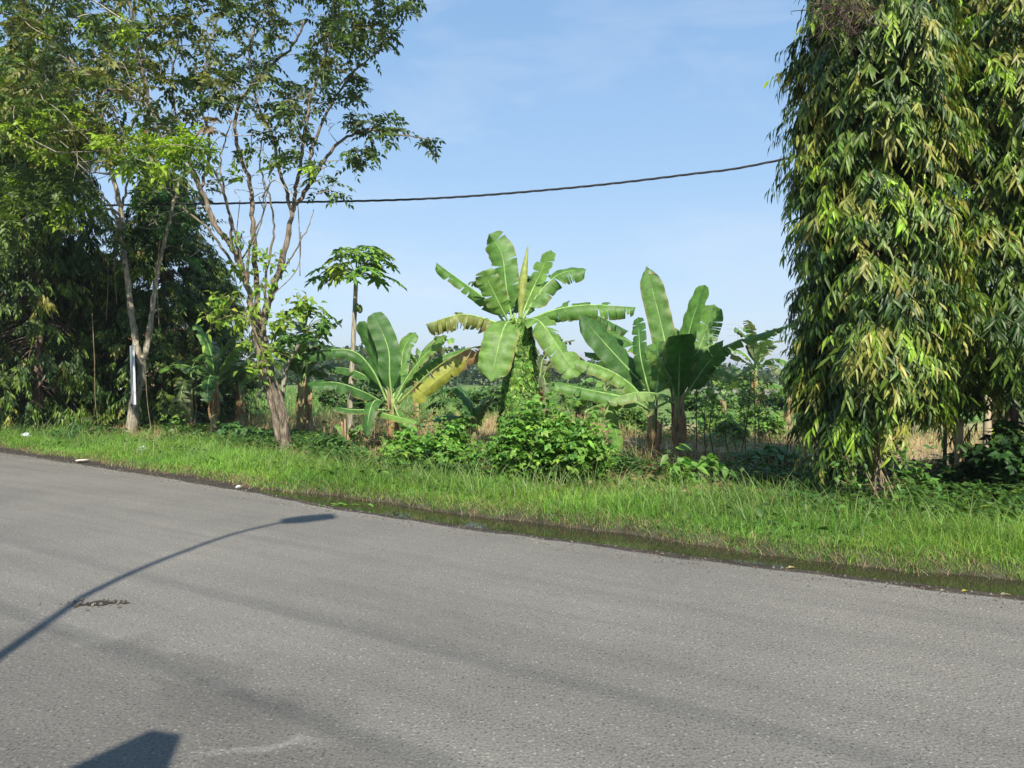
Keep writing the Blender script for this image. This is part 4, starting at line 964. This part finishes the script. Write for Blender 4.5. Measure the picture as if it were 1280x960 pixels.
clusters = [
 ([(0, 125), (95, 130), (100, 175), (0, 180)], 100, [LIM, MDG, OLV], [4, 1.5, 1], -2.8, .4),
 ([(60, 150), (190, 165), (190, 195), (60, 195)], 70, [LIM, OLV], [4, 1], -2.7, .4),
 ([(0, 215), (110, 225), (120, 262), (0, 285)], 80, [MDG, DKG, LIM], [4, 1, 2], -2.2, .5),
 ([(158, 240), (262, 235), (270, 300), (240, 330), (200, 300), (160, 280)], 46, [(.045, .125, .03), DKG], [3, 2], .5, .4),
 ([(0, 0), (180, 0), (180, 120), (0, 110)], 90, [DKG, MDG, OLV], [2, 2, 2], .3, 1.4),
 ([(130, 280), (165, 290), (170, 320), (130, 310)], 8, [MDG], [1], -.2, .3),
 ([(-260, -240), (200, -240), (200, 0), (-260, 60)], 250, [DKG, MDG], [1, 1], .4, 1.3),
 ([(-200, 40), (0, 60), (0, 330), (-200, 300)], 160, [DKG, MDG], [1, 1], -1.5, 1.2),
 ([(90, 150), (230, 150), (230, 290), (90, 290)], 120, None, None, 0, .6),
 ([(0, 180), (60, 180), (60, 220), (0, 230)], 16, [MDG, OLV, LIM], [2, 1, 1], -1.5, .5),
]
limb_tree('roadside_tree', b, Y, limbs, clusters, 'pale forked tree with a white board tied to its trunk', 52, (.28, .25, .19), (.30, .265, .21), dict(per=2.2, dens=.75, L=(.28, .45), pairs=4, ll=.15, lw=.036))

# lime climber sprouting on the twisted trunk, bare hanging stems
def climber(name, label, spots, n_each, size, cols, Y0, seed, ll=(.07, .13), stems=None, cat='vine'):
    r = np.random.default_rng(seed); root = thing(name, P(spots[0][0], spots[0][1], Y0), label, cat)
    mb, ms = MB(), MB()
    for (px, py, dy) in spots:
        c0 = P(px, py, Y0 + dy); n = n_each
        p = c0 + r.normal(size=(n, 3)) * np.array([size, size * .8, size * .7]); d = rdir(n); d[:, 2] -= .5
        stamp(mb, ovate, p, d, np.array([0, -.6, 1.]) + r.normal(size=(n, 3)) * .4, r.uniform(*ll, n), r.uniform(.22, .36, n) * np.mean(ll), jit(pick(cols, [1] * len(cols), n), n))
        for i in range(0, n, 3): tube(ms, [c0 + r.normal(size=3) * .04, p[i]], .004, 3, (.2, .17, .08), cap=False)
    for st in (stems or []):
        tube(ms, catmull([P(a, b_, Y0 + c_) for a, b_, c_ in st], .15), .009, 4, (.22, .17, .11))
    mb.build('foliage', M_LEAF, root); ms.build('stems', M_BARK, root)
    return root
climber('climbing_vine', 'lime green leafy climber sprouting around the twisted trunk', [(322, 318, -.2), (300, 335, -.4), (285, 372, -.5), (318, 383, -.4), (268, 402, -.5), (298, 400, -.3), (310, 425, -.3), (328, 355, -.3), (345, 330, -.1), (300, 300, -.2), (338, 440, -.4), (322, 460, -.35), (345, 405, -.3), (278, 385, -.5), (362, 398, -.2), (380, 375, -.1)], 30, .15, [(.2, .3, .03), (.16, .27, .04), (.2, .32, .04)], 15.2, 61, ll=(.11, .19),
        stems=[[(348, 520, -.25), (325, 430, -.35), (300, 370, -.4), (290, 330, -.4)], [(330, 440, -.3), (305, 395, -.45), (270, 400, -.5)], [(340, 370, -.2), (372, 335, .1), (376, 290, .1)], [(372, 250, 0), (374, 285, -.1), (375, 345, -.1)], [(300, 250, 0), (296, 300, -.1), (303, 350, -.1)]])
climber('hanging_vine', 'thin bare vines dangling in the dark trees at left', [(118, 520, 0), (150, 330, 0)], 12, .12, [(.06, .11, .03)], 18.8, 62,
        stems=[[(115, 390, 0), (118, 450, 0), (119, 500, .1), (124, 540, .1)], [(145, 280, 0), (143, 330, 0), (146, 380, .1)], [(181, 450, -.2), (184, 500, -.2), (190, 545, -.2)], [(132, 290, .1), (135, 345, .1), (133, 400, .1)], [(200, 300, .2), (196, 345, .2), (199, 410, .2)]])
climber('climbing_vine', 'dry brown vines with green shoots on the right mast tree trunk', [(1112, 545, -.1), (1118, 575, -.15), (1122, 600, -.2), (1110, 520, 0), (1125, 560, 0), (1060, 600, -.3), (1062, 575, -.3)], 34, .09, [(.11, .22, .04), (.07, .15, .03)], 8.6, 63, ll=(.05, .09),
        stems=[[(1094 + a, 515, -.1), (1096 + b_, 560, -.12), (1099 + c_, 600, -.16), (1106 + d_, 650, -.3)] for a, b_, c_, d_ in ((-7, 4, -5, -12), (5, -6, 8, 22), (0, 6, 2, 14), (8, 2, 12, 30), (-4, -3, 5, 2))] + [[(1066, 590, -.3), (1068, 615, -.3), (1067, 640, -.3)], [(1082, 590, -.2), (1100, 625, -.3), (1122, 650, -.4)]])

# ------------------------------------------------------------------ bushes and saplings
def bush(name, px, pybase, Y, wid, hgt, n, ll, lw, cols, wts, label, cat, seed, trif=True, depth=None, nst=22):
    r = np.random.default_rng(seed); b = P(px, pybase, Y); b[2] = gz(b[0], b[1])
    root = thing(name, b, label, cat)
    dp = depth or wid * .8; ms = MB(); lp, ld, lo = [], [], []
    for i in range(nst):
        a = r.uniform(0, 6.28); rr = math.sqrt(r.random())
        top = b + np.array([math.cos(a) * rr * wid / 2, math.sin(a) * rr * dp / 2, hgt * (1 - .5 * rr ** 2) * r.uniform(.55, 1.12)])
        s = b + np.array([math.cos(a) * rr * wid / 5, math.sin(a) * rr * dp / 5, 0])
        c = catmull([s, s * .5 + top * .5 + [0, 0, .08 * hgt], top], .08); tube(ms, c, [.009, .004], 4, (.12, .14, .05), cap=False)
        k = n // nst; j = (len(c) * (r.random(k) ** .55)).astype(int).clip(1, len(c) - 1)
        q_ = c[j] + r.normal(size=(k, 3)) * np.array([.11, .11, .06]) * (wid / 1.4)
        lp.append(q_); ld.append(nrm(r.normal(size=(k, 3)) * [1, 1, .35] + [0, 0, -.15]))
    lp, ld = np.concatenate(lp), np.concatenate(ld); ml = MB(); N = len(lp)
    lp[:, 2] = np.maximum(lp[:, 2], gz(lp[:, 0], lp[:, 1]) + .03)
    cl = jit(pick(cols, wts, N), N, .18)
    up = np.array([0, -.25, 1.]) + r.normal(size=(N, 3)) * .35
    angs = (-1.0, 0, 1.0) if trif else (0,)
    side = nrm(np.cross(ld, up))
    for a in angs:
        stamp(ml, ovate, lp, ld * math.cos(a) + side * math.sin(a), up, r.uniform(.8, 1.15, N) * ll * (1 if a == 0 else .85), r.uniform(.8, 1.15, N) * lw, cl)
    ms.build('stems', M_STEM, root); ml.build('foliage', M_LEAF, root)
    return root
FR = [(.125, .265, .04), (.08, .19, .032), (.18, .33, .058)]
bush('bush', 686, 608, 10.9, 1.7, 1.12, 3000, .10, .033, FR, [4, 2, 2], 'biggest bright green bush in front of the tall banana plant', 'bush', 71, nst=46)
bush('bush', 645, 606, 10.8, .75, .8, 1000, .095, .033, FR, [3, 2, 2], 'lower bush hugging the left side of the biggest bright bush', 'bush', 72)
bush('bush', 562, 594, 12.1, 1.05, .8, 1000, .10, .034, FR, [4, 2, 2], 'leafy bush left of the biggest bright green bush', 'bush', 73)
bush('bush', 508, 588, 12.9, .9, .72, 640, .12, .036, FR, [4, 2, 2], 'low bush at the foot of the squat banana plant', 'bush', 74)
bush('bush', 415, 580, 14.4, 1.0, .38, 420, .13, .03, [(.05, .12, .03), (.08, .17, .035)], [2, 1], 'dark low bush right of the twisted trunk foot', 'bush', 75)
bush('bush', 300, 572, 16.2, 1.2, .5, 480, .12, .036, [(.05, .12, .03), (.08, .19, .04)], [2, 1], 'dark low bush left of the twisted trunk foot', 'bush', 76)
bush('bush', 742, 606, 10.9, .5, .42, 260, .11, .04, FR, [3, 1, 2], 'small bush at the right foot of the biggest bright bush', 'bush', 77)
bush('leafy_plant', 862, 614, 10.5, .8, .62, 150, .19, .05, [(.12, .25, .045), (.16, .29, .06), (.07, .16, .03)], [3, 2, 1], 'bright plant with large pointed leaves before the banana pair', 'plant', 78, trif=False, nst=9)
bush('bush', 780, 596, 12.4, .8, .35, 320, .10, .02, [(.05, .10, .03), (.07, .13, .04)], [1, 1], 'dark low tuft left of the smaller banana stem', 'bush', 79, trif=False)
bush('bush', 1262, 632, 9.25, 1.1, 1.05, 1300, .13, .045, [(.03, .075, .02), (.05, .11, .025)], [2, 1], 'dark bush under the right border tree', 'bush', 80)
bush('bush', 1212, 634, 9.7, .8, .62, 520, .12, .038, [(.035, .085, .022), (.06, .13, .03)], [2, 1], 'dark low bush at the foot of the weathered post', 'bush', 89)
bush('bush', 935, 512, 35, 2.2, 1.0, 600, .22, .08, [(.10, .19, .045), (.07, .14, .04)], [1, 1], 'green field bush behind the sapling row', 'bush', 90)
bush('bush', 990, 512, 34, 2.4, 1.2, 600, .22, .08, [(.08, .16, .04), (.06, .12, .035)], [1, 1], 'field bush at the right end of the grey wall', 'bush', 91)
bush('bush', 1243, 566, 14.5, .35, .5, 90, .12, .04, [(.34, .36, .04), (.2, .28, .04)], [2, 1], 'small yellow leaved bush behind the dark right bush', 'bush', 81, nst=6)
bush('bush', 1140, 632, 9.4, .5, .5, 260, .08, .03, [(.08, .18, .035), (.12, .23, .05)], [1, 1], 'leafy green bush right of the vine covered mast trunk', 'bush', 82)
bush('bush', 960, 590, 13.4, 1.1, .3, 240, .24, .06, [(.07, .16, .035), (.09, .19, .045)], [1, 1], 'shaded low plant with wide leaves before the tall saplings', 'bush', 83, trif=False, nst=10)
bush('bush', 100, 556, 18.2, 1.8, .42, 300, .12, .03, [(.04, .10, .025), (.06, .14, .03)], [1, 1], 'dark weedy bush under the left border trees', 'bush', 84)
bush('bush', 610, 520, 30, 2.4, 1.1, 800, .22, .08, [(.06, .13, .035), (.09, .17, .04)], [1, 1], 'round field bush seen left of the ivy covered stem', 'bush', 85)
bush('bush', 880, 512, 33, 2.4, .9, 700, .24, .09, [(.11, .21, .05), (.08, .16, .04)], [1, 1], 'light green field bush in front of the grey wall', 'bush', 86)
bush('bush', 735, 518, 31, 2.6, 1.2, 800, .22, .07, [(.05, .11, .035), (.08, .14, .04)], [1, 1], 'dark field bush seen through the gap right of the ivy', 'bush', 87)
bush('bush', 440, 520, 32, 3.2, 1.3, 900, .22, .07, [(.06, .12, .035), (.09, .16, .04)], [1, 1], 'wide field bush behind the slim papaya trunk', 'bush', 88)

SAP = [(871, 582, 15.2, 1.5, 'leftmost thin brown sapling right of the banana pair'), (882, 588, 14.6, 1.55, 'second thin sapling right of the banana pair, leafy at its tip'),
       (893, 592, 14.2, 1.2, 'short leaning sapling between the banana pair and the tall saplings'), (911, 580, 15.0, .75, 'shortest bare sapling before the green field strip'),
       (921, 578, 15.2, .6, 'low bare stick beside the forked sapling'), (926, 585, 14.6, 1.6, 'forked tall sapling in the middle of the sapling row'), (932, 582, 15.0, 1.3, 'thin sapling just right of the forked one'),
       (944, 570, 16.0, 1.55, 'dark straight sapling under the far banana plant'), (949, 568, 16.3, 1.4, 'reddish tipped sapling under the far banana plant'), (968, 578, 14.8, 1.0, 'rightmost sapling beside the mast tree leaves')]
for i, (px, py, Y, h_, lab) in enumerate(SAP):
    r = np.random.default_rng(300 + i); b = P(px, py, Y); b[2] = gz(b[0], b[1])
    root = thing('sapling', b, lab, 'sapling', 'thin saplings at the field edge')
    top = b + np.array([r.normal() * .1, r.normal() * .1, h_]); ms, ml = MB(), MB()
    c = catmull([b, (b + top) / 2 + r.normal(size=3) * .04, top], .1); tube(ms, c, [.014, .005], 5, (.12, .085, .055))
    for j in range(3):
        k = int(len(c) * r.uniform(.45, .9)); e_ = c[k] + np.array([r.normal() * .12, r.normal() * .12, .22]); tube(ms, [c[k], e_], [.006, .003], 4, (.13, .1, .06)); c = np.vstack([c, e_[None]])
    ms.build('stem', M_BARK, root)
    n = 46 if h_ > 1 else 14; j = np.clip(len(c) - 1 - np.abs(r.normal(size=n) * 4).astype(int), 2, len(c) - 1)
    p = c[j] + r.normal(size=(n, 3)) * .07; d = rdir(n); d[:, 2] = -.3
    stamp(ml, ovate, p, d, np.array([0, -.4, 1.]) + r.normal(size=(n, 3)) * .4, r.uniform(.09, .16, n), r.uniform(.02, .035, n), jit(pick([(.10, .2, .04), (.15, .24, .05)] if i != 8 else [(.3, .15, .07), (.14, .2, .05)], [1, 1], n), n))
    ml.build('foliage', M_LEAF, root)

for i, (px, pyb, Y, w_, h_, lab) in enumerate(((890, 545, 20, 1.2, .8, 'leafy weed clump left in the row of thin saplings'), (915, 556, 18, .9, .6, 'leafy weed clump in the middle of the row of thin saplings'), (940, 540, 21, 1.3, .9, 'leafy weed clump behind the forked sapling'), (962, 556, 18, .8, .7, 'leafy weed clump at the right end of the sapling row'), (795, 545, 20, 1.2, .8, 'leafy weed clump behind the smaller banana stem'), (575, 545, 20, 1.2, .7, 'leafy weed clump under the yellow leaf'))):
    bush('weed_clump', px, pyb, Y, w_, h_, 420, .15, .04, [(.12, .23, .045), (.09, .18, .04), (.18, .26, .06)], [2, 2, 1], lab, 'weeds', 400 + i)
# dead twig tangle high in the right mast tree
root = thing('twig_tangle', P(1052, 30, 7.75), 'brown tangle of dead twigs high in the right mast tree', 'twigs')
mb = MB(); c0 = P(1052, 8, 7.85)
for i in range(170):
    a = c0 + rng.normal(size=3) * np.array([.15, .10, .10]); d = rdir(1)[0] * .13; d[2] -= .03
    tube(mb, catmull([a, a + d + rng.normal(size=3) * .04, a + 2 * d + rng.normal(size=3) * .08], .1), [.005, .002], 4, np.array([.12, .085, .065]) * rng.uniform(.5, 1.5), cap=False)
mb.build('twigs', M_BARK, root)

# ------------------------------------------------------------------ cable, posts, wall, board, litter
def cable(name, pts, label, r0=.0145, twist=.0145, n=3):
    c = resample(catmull(pts, .4), 900); tg = nrm(np.gradient(c, axis=0)); a = nrm(np.cross(tg, [0, 0, 1.])); b_ = np.cross(a, tg); s = np.r_[0, np.cumsum(np.linalg.norm(np.diff(c, axis=0), axis=1))]
    mb = MB()
    for k in range(n):
        ph = s * 2 * math.pi / 1.1 + k * 2 * math.pi / n
        tube(mb, c + (a * np.cos(ph)[:, None] + b_ * np.sin(ph)[:, None]) * twist, r0, 6, (.022, .023, .026))
    o = mb.build(name, M_CABLE, origin=c[0]); tag(o, label, 'cable'); return o
cable('overhead_cable', [P(-900, 330, 22), P(-300, 278, 21), P(100, 258, 20), P(300, 254, 19.3), P(520, 249, 18.3), P(700, 236, 17.5), P(860, 218, 16.8), P(975, 200, 16.3), P(1400, 105, 14.5), P(2200, -120, 12)], 'black twisted power cable sagging across the sky above the bananas')
dr = nrm(np.array([1, -.66, 0]))
for (ox, oy, z_, nm) in ((-.6, -5.8, 9.2, 'lower black twisted cable bundle strung along the near roadside'), (-.9, -5.6, 10.4, 'upper black twisted cable bundle strung along the near roadside')):
    c0 = np.array([ox, oy, z_]); cable('overhead_cable', [c0 - dr * 30 + [0, 0, .7], c0 - dr * 12, c0 + [0, 0, -.25], c0 + dr * 12, c0 + dr * 30 + [0, 0, .7]], nm, r0=.006, twist=.006)

def post(px, py, Y, h_, w_, col, label):
    b = P(px, py, Y); b[2] = gz(b[0], b[1]); root = thing('fence_post', b, label, 'post', 'old fence posts')
    mb = MB(); n = 9; c = np.stack([b[0] + np.linspace(0, .02, n), np.full(n, b[1]), np.linspace(b[2] - .05, b[2] + h_, n)], 1)
    tube(mb, c, w_ / 2 * (1 + .03 * rng.normal(size=n)), 8, np.array(col) * (1 + .1 * rng.normal(size=(n, 1))), .03); mb.build('shaft', M_CONC, root)
    mb = MB(); tube(mb, [c[-1], c[-1] + [0, 0, .03]], [w_ / 2 * 1.02, w_ / 2 * .7], 8, np.array(col) * .8); mb.build('cap', M_CONC, root)
post(1197, 632, 9.6, 1.0, .10, (.24, .18, .11), 'weathered post standing in grass under the right trees')
post(1233, 585, 13.2, 1.2, .13, (.34, .29, .2), 'pale post farther back near the yellow leaved bush')
post(1180, 618, 10.3, .9, .05, (.12, .09, .06), 'thin dark post left of the weathered post')

mb = MB(); Yw = 46.
def wall_piece(px0, px1, ptop, pbot, Y, col, lab):
    a, b_ = P(px0, ptop, Y), P(px1, ptop, Y); z0 = 0.0
    root = thing('boundary_wall', ((a[0] + b_[0]) / 2, Y, 0), lab, 'wall')
    mb = MB(); box(mb, ((a[0] + b_[0]) / 2, Y, a[2] / 2), (b_[0] - a[0], .15, a[2]), col); mb.build('panel', M_CONC, root)
    mb = MB(); box(mb, ((a[0] + b_[0]) / 2, Y, a[2] + .043), (b_[0] - a[0] + .1, .24, .08), np.array(col) * 1.1); mb.build('coping', M_CONC, root)
    x = a[0]
    while x < b_[0]:
        mb = MB(); box(mb, (x, Y - .1, a[2] / 2 - .01), (.22, .1, a[2]), np.array(col) * .9); mb.build('pier', M_CONC, root); x += 3.
wall_piece(858, 1010, 486, 505, 42, (.19, .185, .18), 'low grey concrete wall at the far side of the field')

# small far house with red tiled roof, seen through the dark trees
hb = P(195, 500, 52.); hb[2] = 0.02
root = thing('house', hb, 'far house with red tiled roof glimpsed through the left trees', 'house')
mb = MB(); box(mb, hb + [0, 0, 1.35], (7, 6, 2.7), (.5, .46, .4)); mb.build('wall', M_CONC, root)
mb = MB(); x, y, z = hb + [0, 0, 2.72]
mb.add([[x - 4, y - 3.6, z], [x + 4, y - 3.6, z], [x + 4, y + 3.6, z], [x - 4, y + 3.6, z], [x - 3, y, z + 2.1], [x + 3, y, z + 2.1]], [[0, 1, 5, 4], [2, 3, 4, 5], [3, 2, 1, 0]], [[1, 2, 5], [3, 0, 4]], (.42, .16, .09)); mb.build('roof', M_CONC, root, smooth=False)
mb = MB(); box(mb, hb + [-1.6, -3.02, 1.4], (1.3, .08, 1.2), (.05, .06, .07)); mb.build('window', M_PLAIN, root)
mb = MB(); box(mb, hb + [1.5, -3.02, 1.0], (.9, .08, 2.0), (.2, .12, .07)); mb.build('door', M_PLAIN, root)

# lattice pylon far away
pb = P(926, 480, 330.); pb[2] = 0
root = thing('power_pylon', pb, 'faint steel lattice pylon on the horizon', 'pylon')
mb = MB(); hp = 24.5
for sx in (-1, 1):
    for sy in (-1, 1): tube(mb, [pb + [sx * 2.4, sy * 2.4, 0], pb + [sx * .5, sy * .5, hp]], .1, 4, (.4, .41, .42))
zz = np.linspace(0, hp, 11)
for a, b_ in zip(zz[:-1], zz[1:]):
    wa, wb = 2.4 - 1.9 * a / hp, 2.4 - 1.9 * b_ / hp
    for s in (-1, 1):
        tube(mb, [pb + [-wa * s, -wa, a], pb + [wb * s, -wb, b_]], .05, 4, (.4, .41, .42)); tube(mb, [pb + [-wa * s, wa, a], pb + [wb * s, wb, b_]], .05, 4, (.4, .41, .42))
mb.build('tower', M_CONC, root)
for z_ in (19, 22, 24):
    mb = MB(); tube(mb, [pb + [-6, 0, z_], pb + [0, 0, z_ + .6], pb + [6, 0, z_]], .1, 4, (.4, .41, .42)); mb.build('cross_arm', M_CONC, root)

# white board tied to the pale trunk, seen almost edge on
Y = 19.0; c0 = P(166, 470, Y); a = math.atan2(c0[1], c0[0]) + R(4)
root = thing('notice_board', c0, 'white board tied to the pale forked trunk, seen nearly edge on', 'board')
zt, zb_ = P(0, 432, Y)[2], P(0, 505, Y)[2]
def board(mb, zc, hh, ww, th, col, lean=.0):
    mb2 = MB(); box(mb2, (0, 0, 0), (ww, th, hh), col); mb.flat = True
    V = mb2.V[0]; ca, sa = math.cos(a), math.sin(a)
    V = np.c_[V[:, 0] * ca - V[:, 1] * sa, V[:, 0] * sa + V[:, 1] * ca, V[:, 2]]; V[:, 0] += V[:, 2] * -.03
    mb.add(V + np.array([c0[0], c0[1], zc]), mb2.Q[0], None, col)
mb = MB(); board(mb, (zt + zb_) / 2, zt - zb_, .9, .045, (.50, .53, .58)); mb.build('panel', M_PLAIN, root)
mb = MB(); board(mb, zb_ - .03, .055, .92, .07, (.03, .03, .035)); mb.build('bottom_rail', M_PLAIN, root)
mb = MB(); tube(mb, catmull([c0 + [.0, .0, -.35], c0 + [.15, -.2, -.35], c0 + [.35, .1, -.33], c0 + [.1, .4, -.34], c0 + [0, 0, -.35]], .05), .008, 5, (.05, .05, .05)); mb.build('tie', M_PLAIN, root)

def crumple(name, px, py, Y, size, col, label, cat, seed, flat=.7):
    r = np.random.default_rng(seed); b = P(px, py, Y); g_ = float(gz(b[0], b[1]))
    nu, nv = 18, 11; u = np.linspace(0, 2 * math.pi, nu, endpoint=False); v = np.linspace(-1.35, 1.5, nv)
    U, V = np.meshgrid(u, v); o = np.stack([np.cos(U) * np.cos(V), np.sin(U) * np.cos(V), np.sin(V) * flat], -1)
    o *= size * (1 + .22 * r.normal(size=U.shape + (1,)))
    if b[2] - size * .6 < g_: b[2] = g_ + size * .55
    ii, jj = np.meshgrid(np.arange(nv - 1), np.arange(nu), indexing='ij'); q_ = np.stack([ii * nu + jj, ii * nu + (jj + 1) % nu, (ii + 1) * nu + (jj + 1) % nu, (ii + 1) * nu + jj], -1).reshape(-1, 4)
    mb = MB(); mb.add(o + b, q_, [[(nv - 1) * nu + (j + 1) % nu, (nv - 1) * nu + (j + 2) % nu, (nv - 1) * nu] for j in range(0, nu - 2)], col)
    return tag(mb.build(name, M_PLAIN, origin=b, smooth=False), label, cat)
crumple('plastic_bag', 178, 565, 15.3, .11, (.62, .66, .72), 'crumpled white plastic bag lying in the roadside grass', 'plastic bag', 1)
crumple('plastic_bag', 33, 546, 18.5, .10, (.55, .60, .66), 'smaller pale plastic bag in grass under the left border trees', 'plastic bag', 2)
crumple('paper_scrap', 102, 578, 14.1, .09, (.62, .56, .47), 'flat pale paper scrap at the road edge on the left', 'litter', 3, .15)
crumple('paper_scrap', 298, 609, 10.95, .035, (.66, .64, .6), 'tiny white scrap where the puddle begins', 'litter', 4, .5)
for i, (px, py, ll, cl, lab) in enumerate(((1202, 737, .10, (.42, .36, .05), 'yellow fallen leaf floating at the right end of the puddle'), (420, 630, .30, (.14, .28, .05), 'green fallen sprig lying in the left end of the puddle'), (985, 708, .12, (.34, .26, .15), 'tan fallen leaf floating in the puddle by the broad grass'), (1250, 741, .12, (.4, .3, .2), 'brown fallen leaf at the puddle edge near the photo border'))):
    b = P(px, py, GY(py)); b[2] = -.012; mb = MB()
    k = 1 if ll < .2 else 9
    ps = np.repeat(b[None], k, 0) + (rng.normal(size=(k, 3)) * [.14, .06, .004] if k > 1 else 0)
    stamp(mb, ovate, ps, np.array([[1., .15, 0.08]]) + rng.normal(size=(k, 3)) * [.2, .4, .0], np.array([[0, 0, 1.]]), np.full(k, ll if k == 1 else .13), np.full(k, .028), jit(cl, k))
    tag(mb.build('fallen_leaf', M_DRY, origin=b), lab, 'leaf')

# pothole with broken edge and loose stones
ph = P(125, 755, GY(755)); mb = MB()
for (cx, cy, rx, ry) in ((0, 0, .10, .030), (.10, .035, .06, .022), (-.11, -.03, .06, .016), (.17, .01, .03, .012), (-.02, .05, .05, .014)):
    n = 22; a = np.linspace(0, 2 * math.pi, n, endpoint=False); rr = np.clip(1 + .22 * np.sin(a * 3 + cx * 40) + .18 * np.sin(a * 5 + cx * 90) + .1 * rng.normal(size=n), .4, 1.6)
    v = np.stack([ph[0] + cx + np.cos(a) * rx * rr, ph[1] + cy + np.sin(a) * ry * rr * 1.6, np.full(n, .005 + cx * .004)], 1)
    mb.add(np.vstack([[[ph[0] + cx, ph[1] + cy, .005 + cx * .004]], v]), None, [[0, 1 + i, 1 + (i + 1) % n] for i in range(n)], (.035, .03, .024))
M_POT = solid_material('pothole_dirt', (60, 60, 60), .6, .95, .8)
tag(mb.build('pothole', M_POT), None, None, kind='structure')
mb = MB()
for i in range(34):
    p = ph + np.array([rng.normal() * .16, rng.normal() * .07, 0]); s = rng.uniform(.004, .012); a = rng.uniform(0, 3)
    box(mb, (p[0], p[1], .006 + s * .5), (s * 2, s * 1.5, s), np.array([.13, .12, .1]) * rng.uniform(.5, 1.5), a)
tag(mb.build('loose_gravel', M_CONC), 'loose stones around the small pothole in the road', 'gravel', kind='stuff')

# the air: thin even haze
mh, nt, ns, ls = mat('haze_air')
pv = node(ns, 'ShaderNodeVolumePrincipled'); pv.inputs['Color'].default_value = (.86, .92, 1, 1); pv.inputs['Density'].default_value = .0006; pv.inputs['Anisotropy'].default_value = .3
out = node(ns, 'ShaderNodeOutputMaterial'); ls.new(pv.outputs[0], out.inputs['Volume'])
mb = MB(); box(mb, (0, 850, 14), (2200, 2200, 32), (1, 1, 1)); hz_o = mb.build('haze', mh); tag(hz_o, 'thin pale haze paling the far side of the field', 'haze', kind='stuff')

# ------------------------------------------------------------------ what stands behind the camera and throws shadows on the road
AZ3 = np.array([AZ[0], AZ[1], 0]); TE = 1 / math.tan(EL)
def caster(px, py, h_):                          # the point at height h_ whose shadow falls on photo pixel px, py
    g_ = P(px, py, GY(py)); return np.array([g_[0], g_[1], 0]) - AZ3 * TE * h_ + [0, 0, h_]
arm = [caster(105, 745, 4.9), caster(160, 718, 5.5), caster(215, 695, 5.95), caster(290, 668, 6.5), caster(360, 651, 6.85)]
basep = np.array([arm[0][0] - .0, arm[0][1], 0]); basep[2] = -.02
root = thing('street_lamp', basep, 'grey curved street lamp behind the viewer whose shadow crosses the road', 'street lamp')
mb = MB(); tube(mb, [basep, basep + [0, 0, 2.5], arm[0]], [.052, .046, .038], 12, (.35, .36, .37)); mb.build('pole', M_PLAIN, root)
mb = MB(); tube(mb, catmull(arm, .1), [.040, .028], 10, (.35, .36, .37)); mb.build('arm', M_PLAIN, root)
h0, h1 = caster(352, 652, 6.85), caster(418, 645, 6.95); mb = MB()
dd = nrm(h1 - h0); sd2 = nrm(np.cross(dd, [0, 0, 1.])); 
v = []
for p_, w_ in ((h0, .10), (h0 * .6 + h1 * .4, .17), (h1, .12)):
    for sx, sz in ((-1, -.04), (1, -.04), (1, .05), (-1, .05)): v.append(p_ + sd2 * sx * w_ + [0, 0, sz])
mb.add(v, [[0, 1, 5, 4], [1, 2, 6, 5], [2, 3, 7, 6], [3, 0, 4, 7], [4, 5, 9, 8], [5, 6, 10, 9], [6, 7, 11, 10], [7, 4, 8, 11], [3, 2, 1, 0], [8, 9, 10, 11]], None, (.4, .41, .42)); mb.build('lamp_head', M_PLAIN, root, smooth=False)
# added out-of-view sheet, outlined to cast the near left road shadow
hA = 3.0
c1, c2, c3, c4 = caster(190, 912, hA), caster(228, 918, hA), caster(200, 990, hA - .1), caster(20, 990, hA - .1)
root = thing('shadow_sheet', (c3[0], c3[1] - 1, 0), 'dark unseen sheet added behind the viewer to shade the road', 'shadow caster')
mb = MB(); top = np.array([c1, c2, c3, c4, c3 + [0, -1.2, .2], c4 + [0, -1.2, .2]]); bot = top - [0, 0, .03]
mb.add(np.vstack([top, bot]), [[0, 3, 2, 1], [3, 5, 4, 2], [6, 7, 8, 9], [9, 8, 10, 11], [0, 1, 7, 6], [1, 2, 8, 7], [3, 0, 6, 9], [2, 4, 10, 8], [5, 3, 9, 11], [4, 5, 11, 10]], None, (.1, .12, .16)); mb.build('sheet_top', M_PLAIN, root, smooth=False)
for q_ in (top[4], top[5]):
    mb = MB(); tube(mb, [[q_[0], q_[1], -.02], q_ - [0, 0, .03]], .025, 8, (.3, .3, .3)); mb.build('pole', M_PLAIN, root)
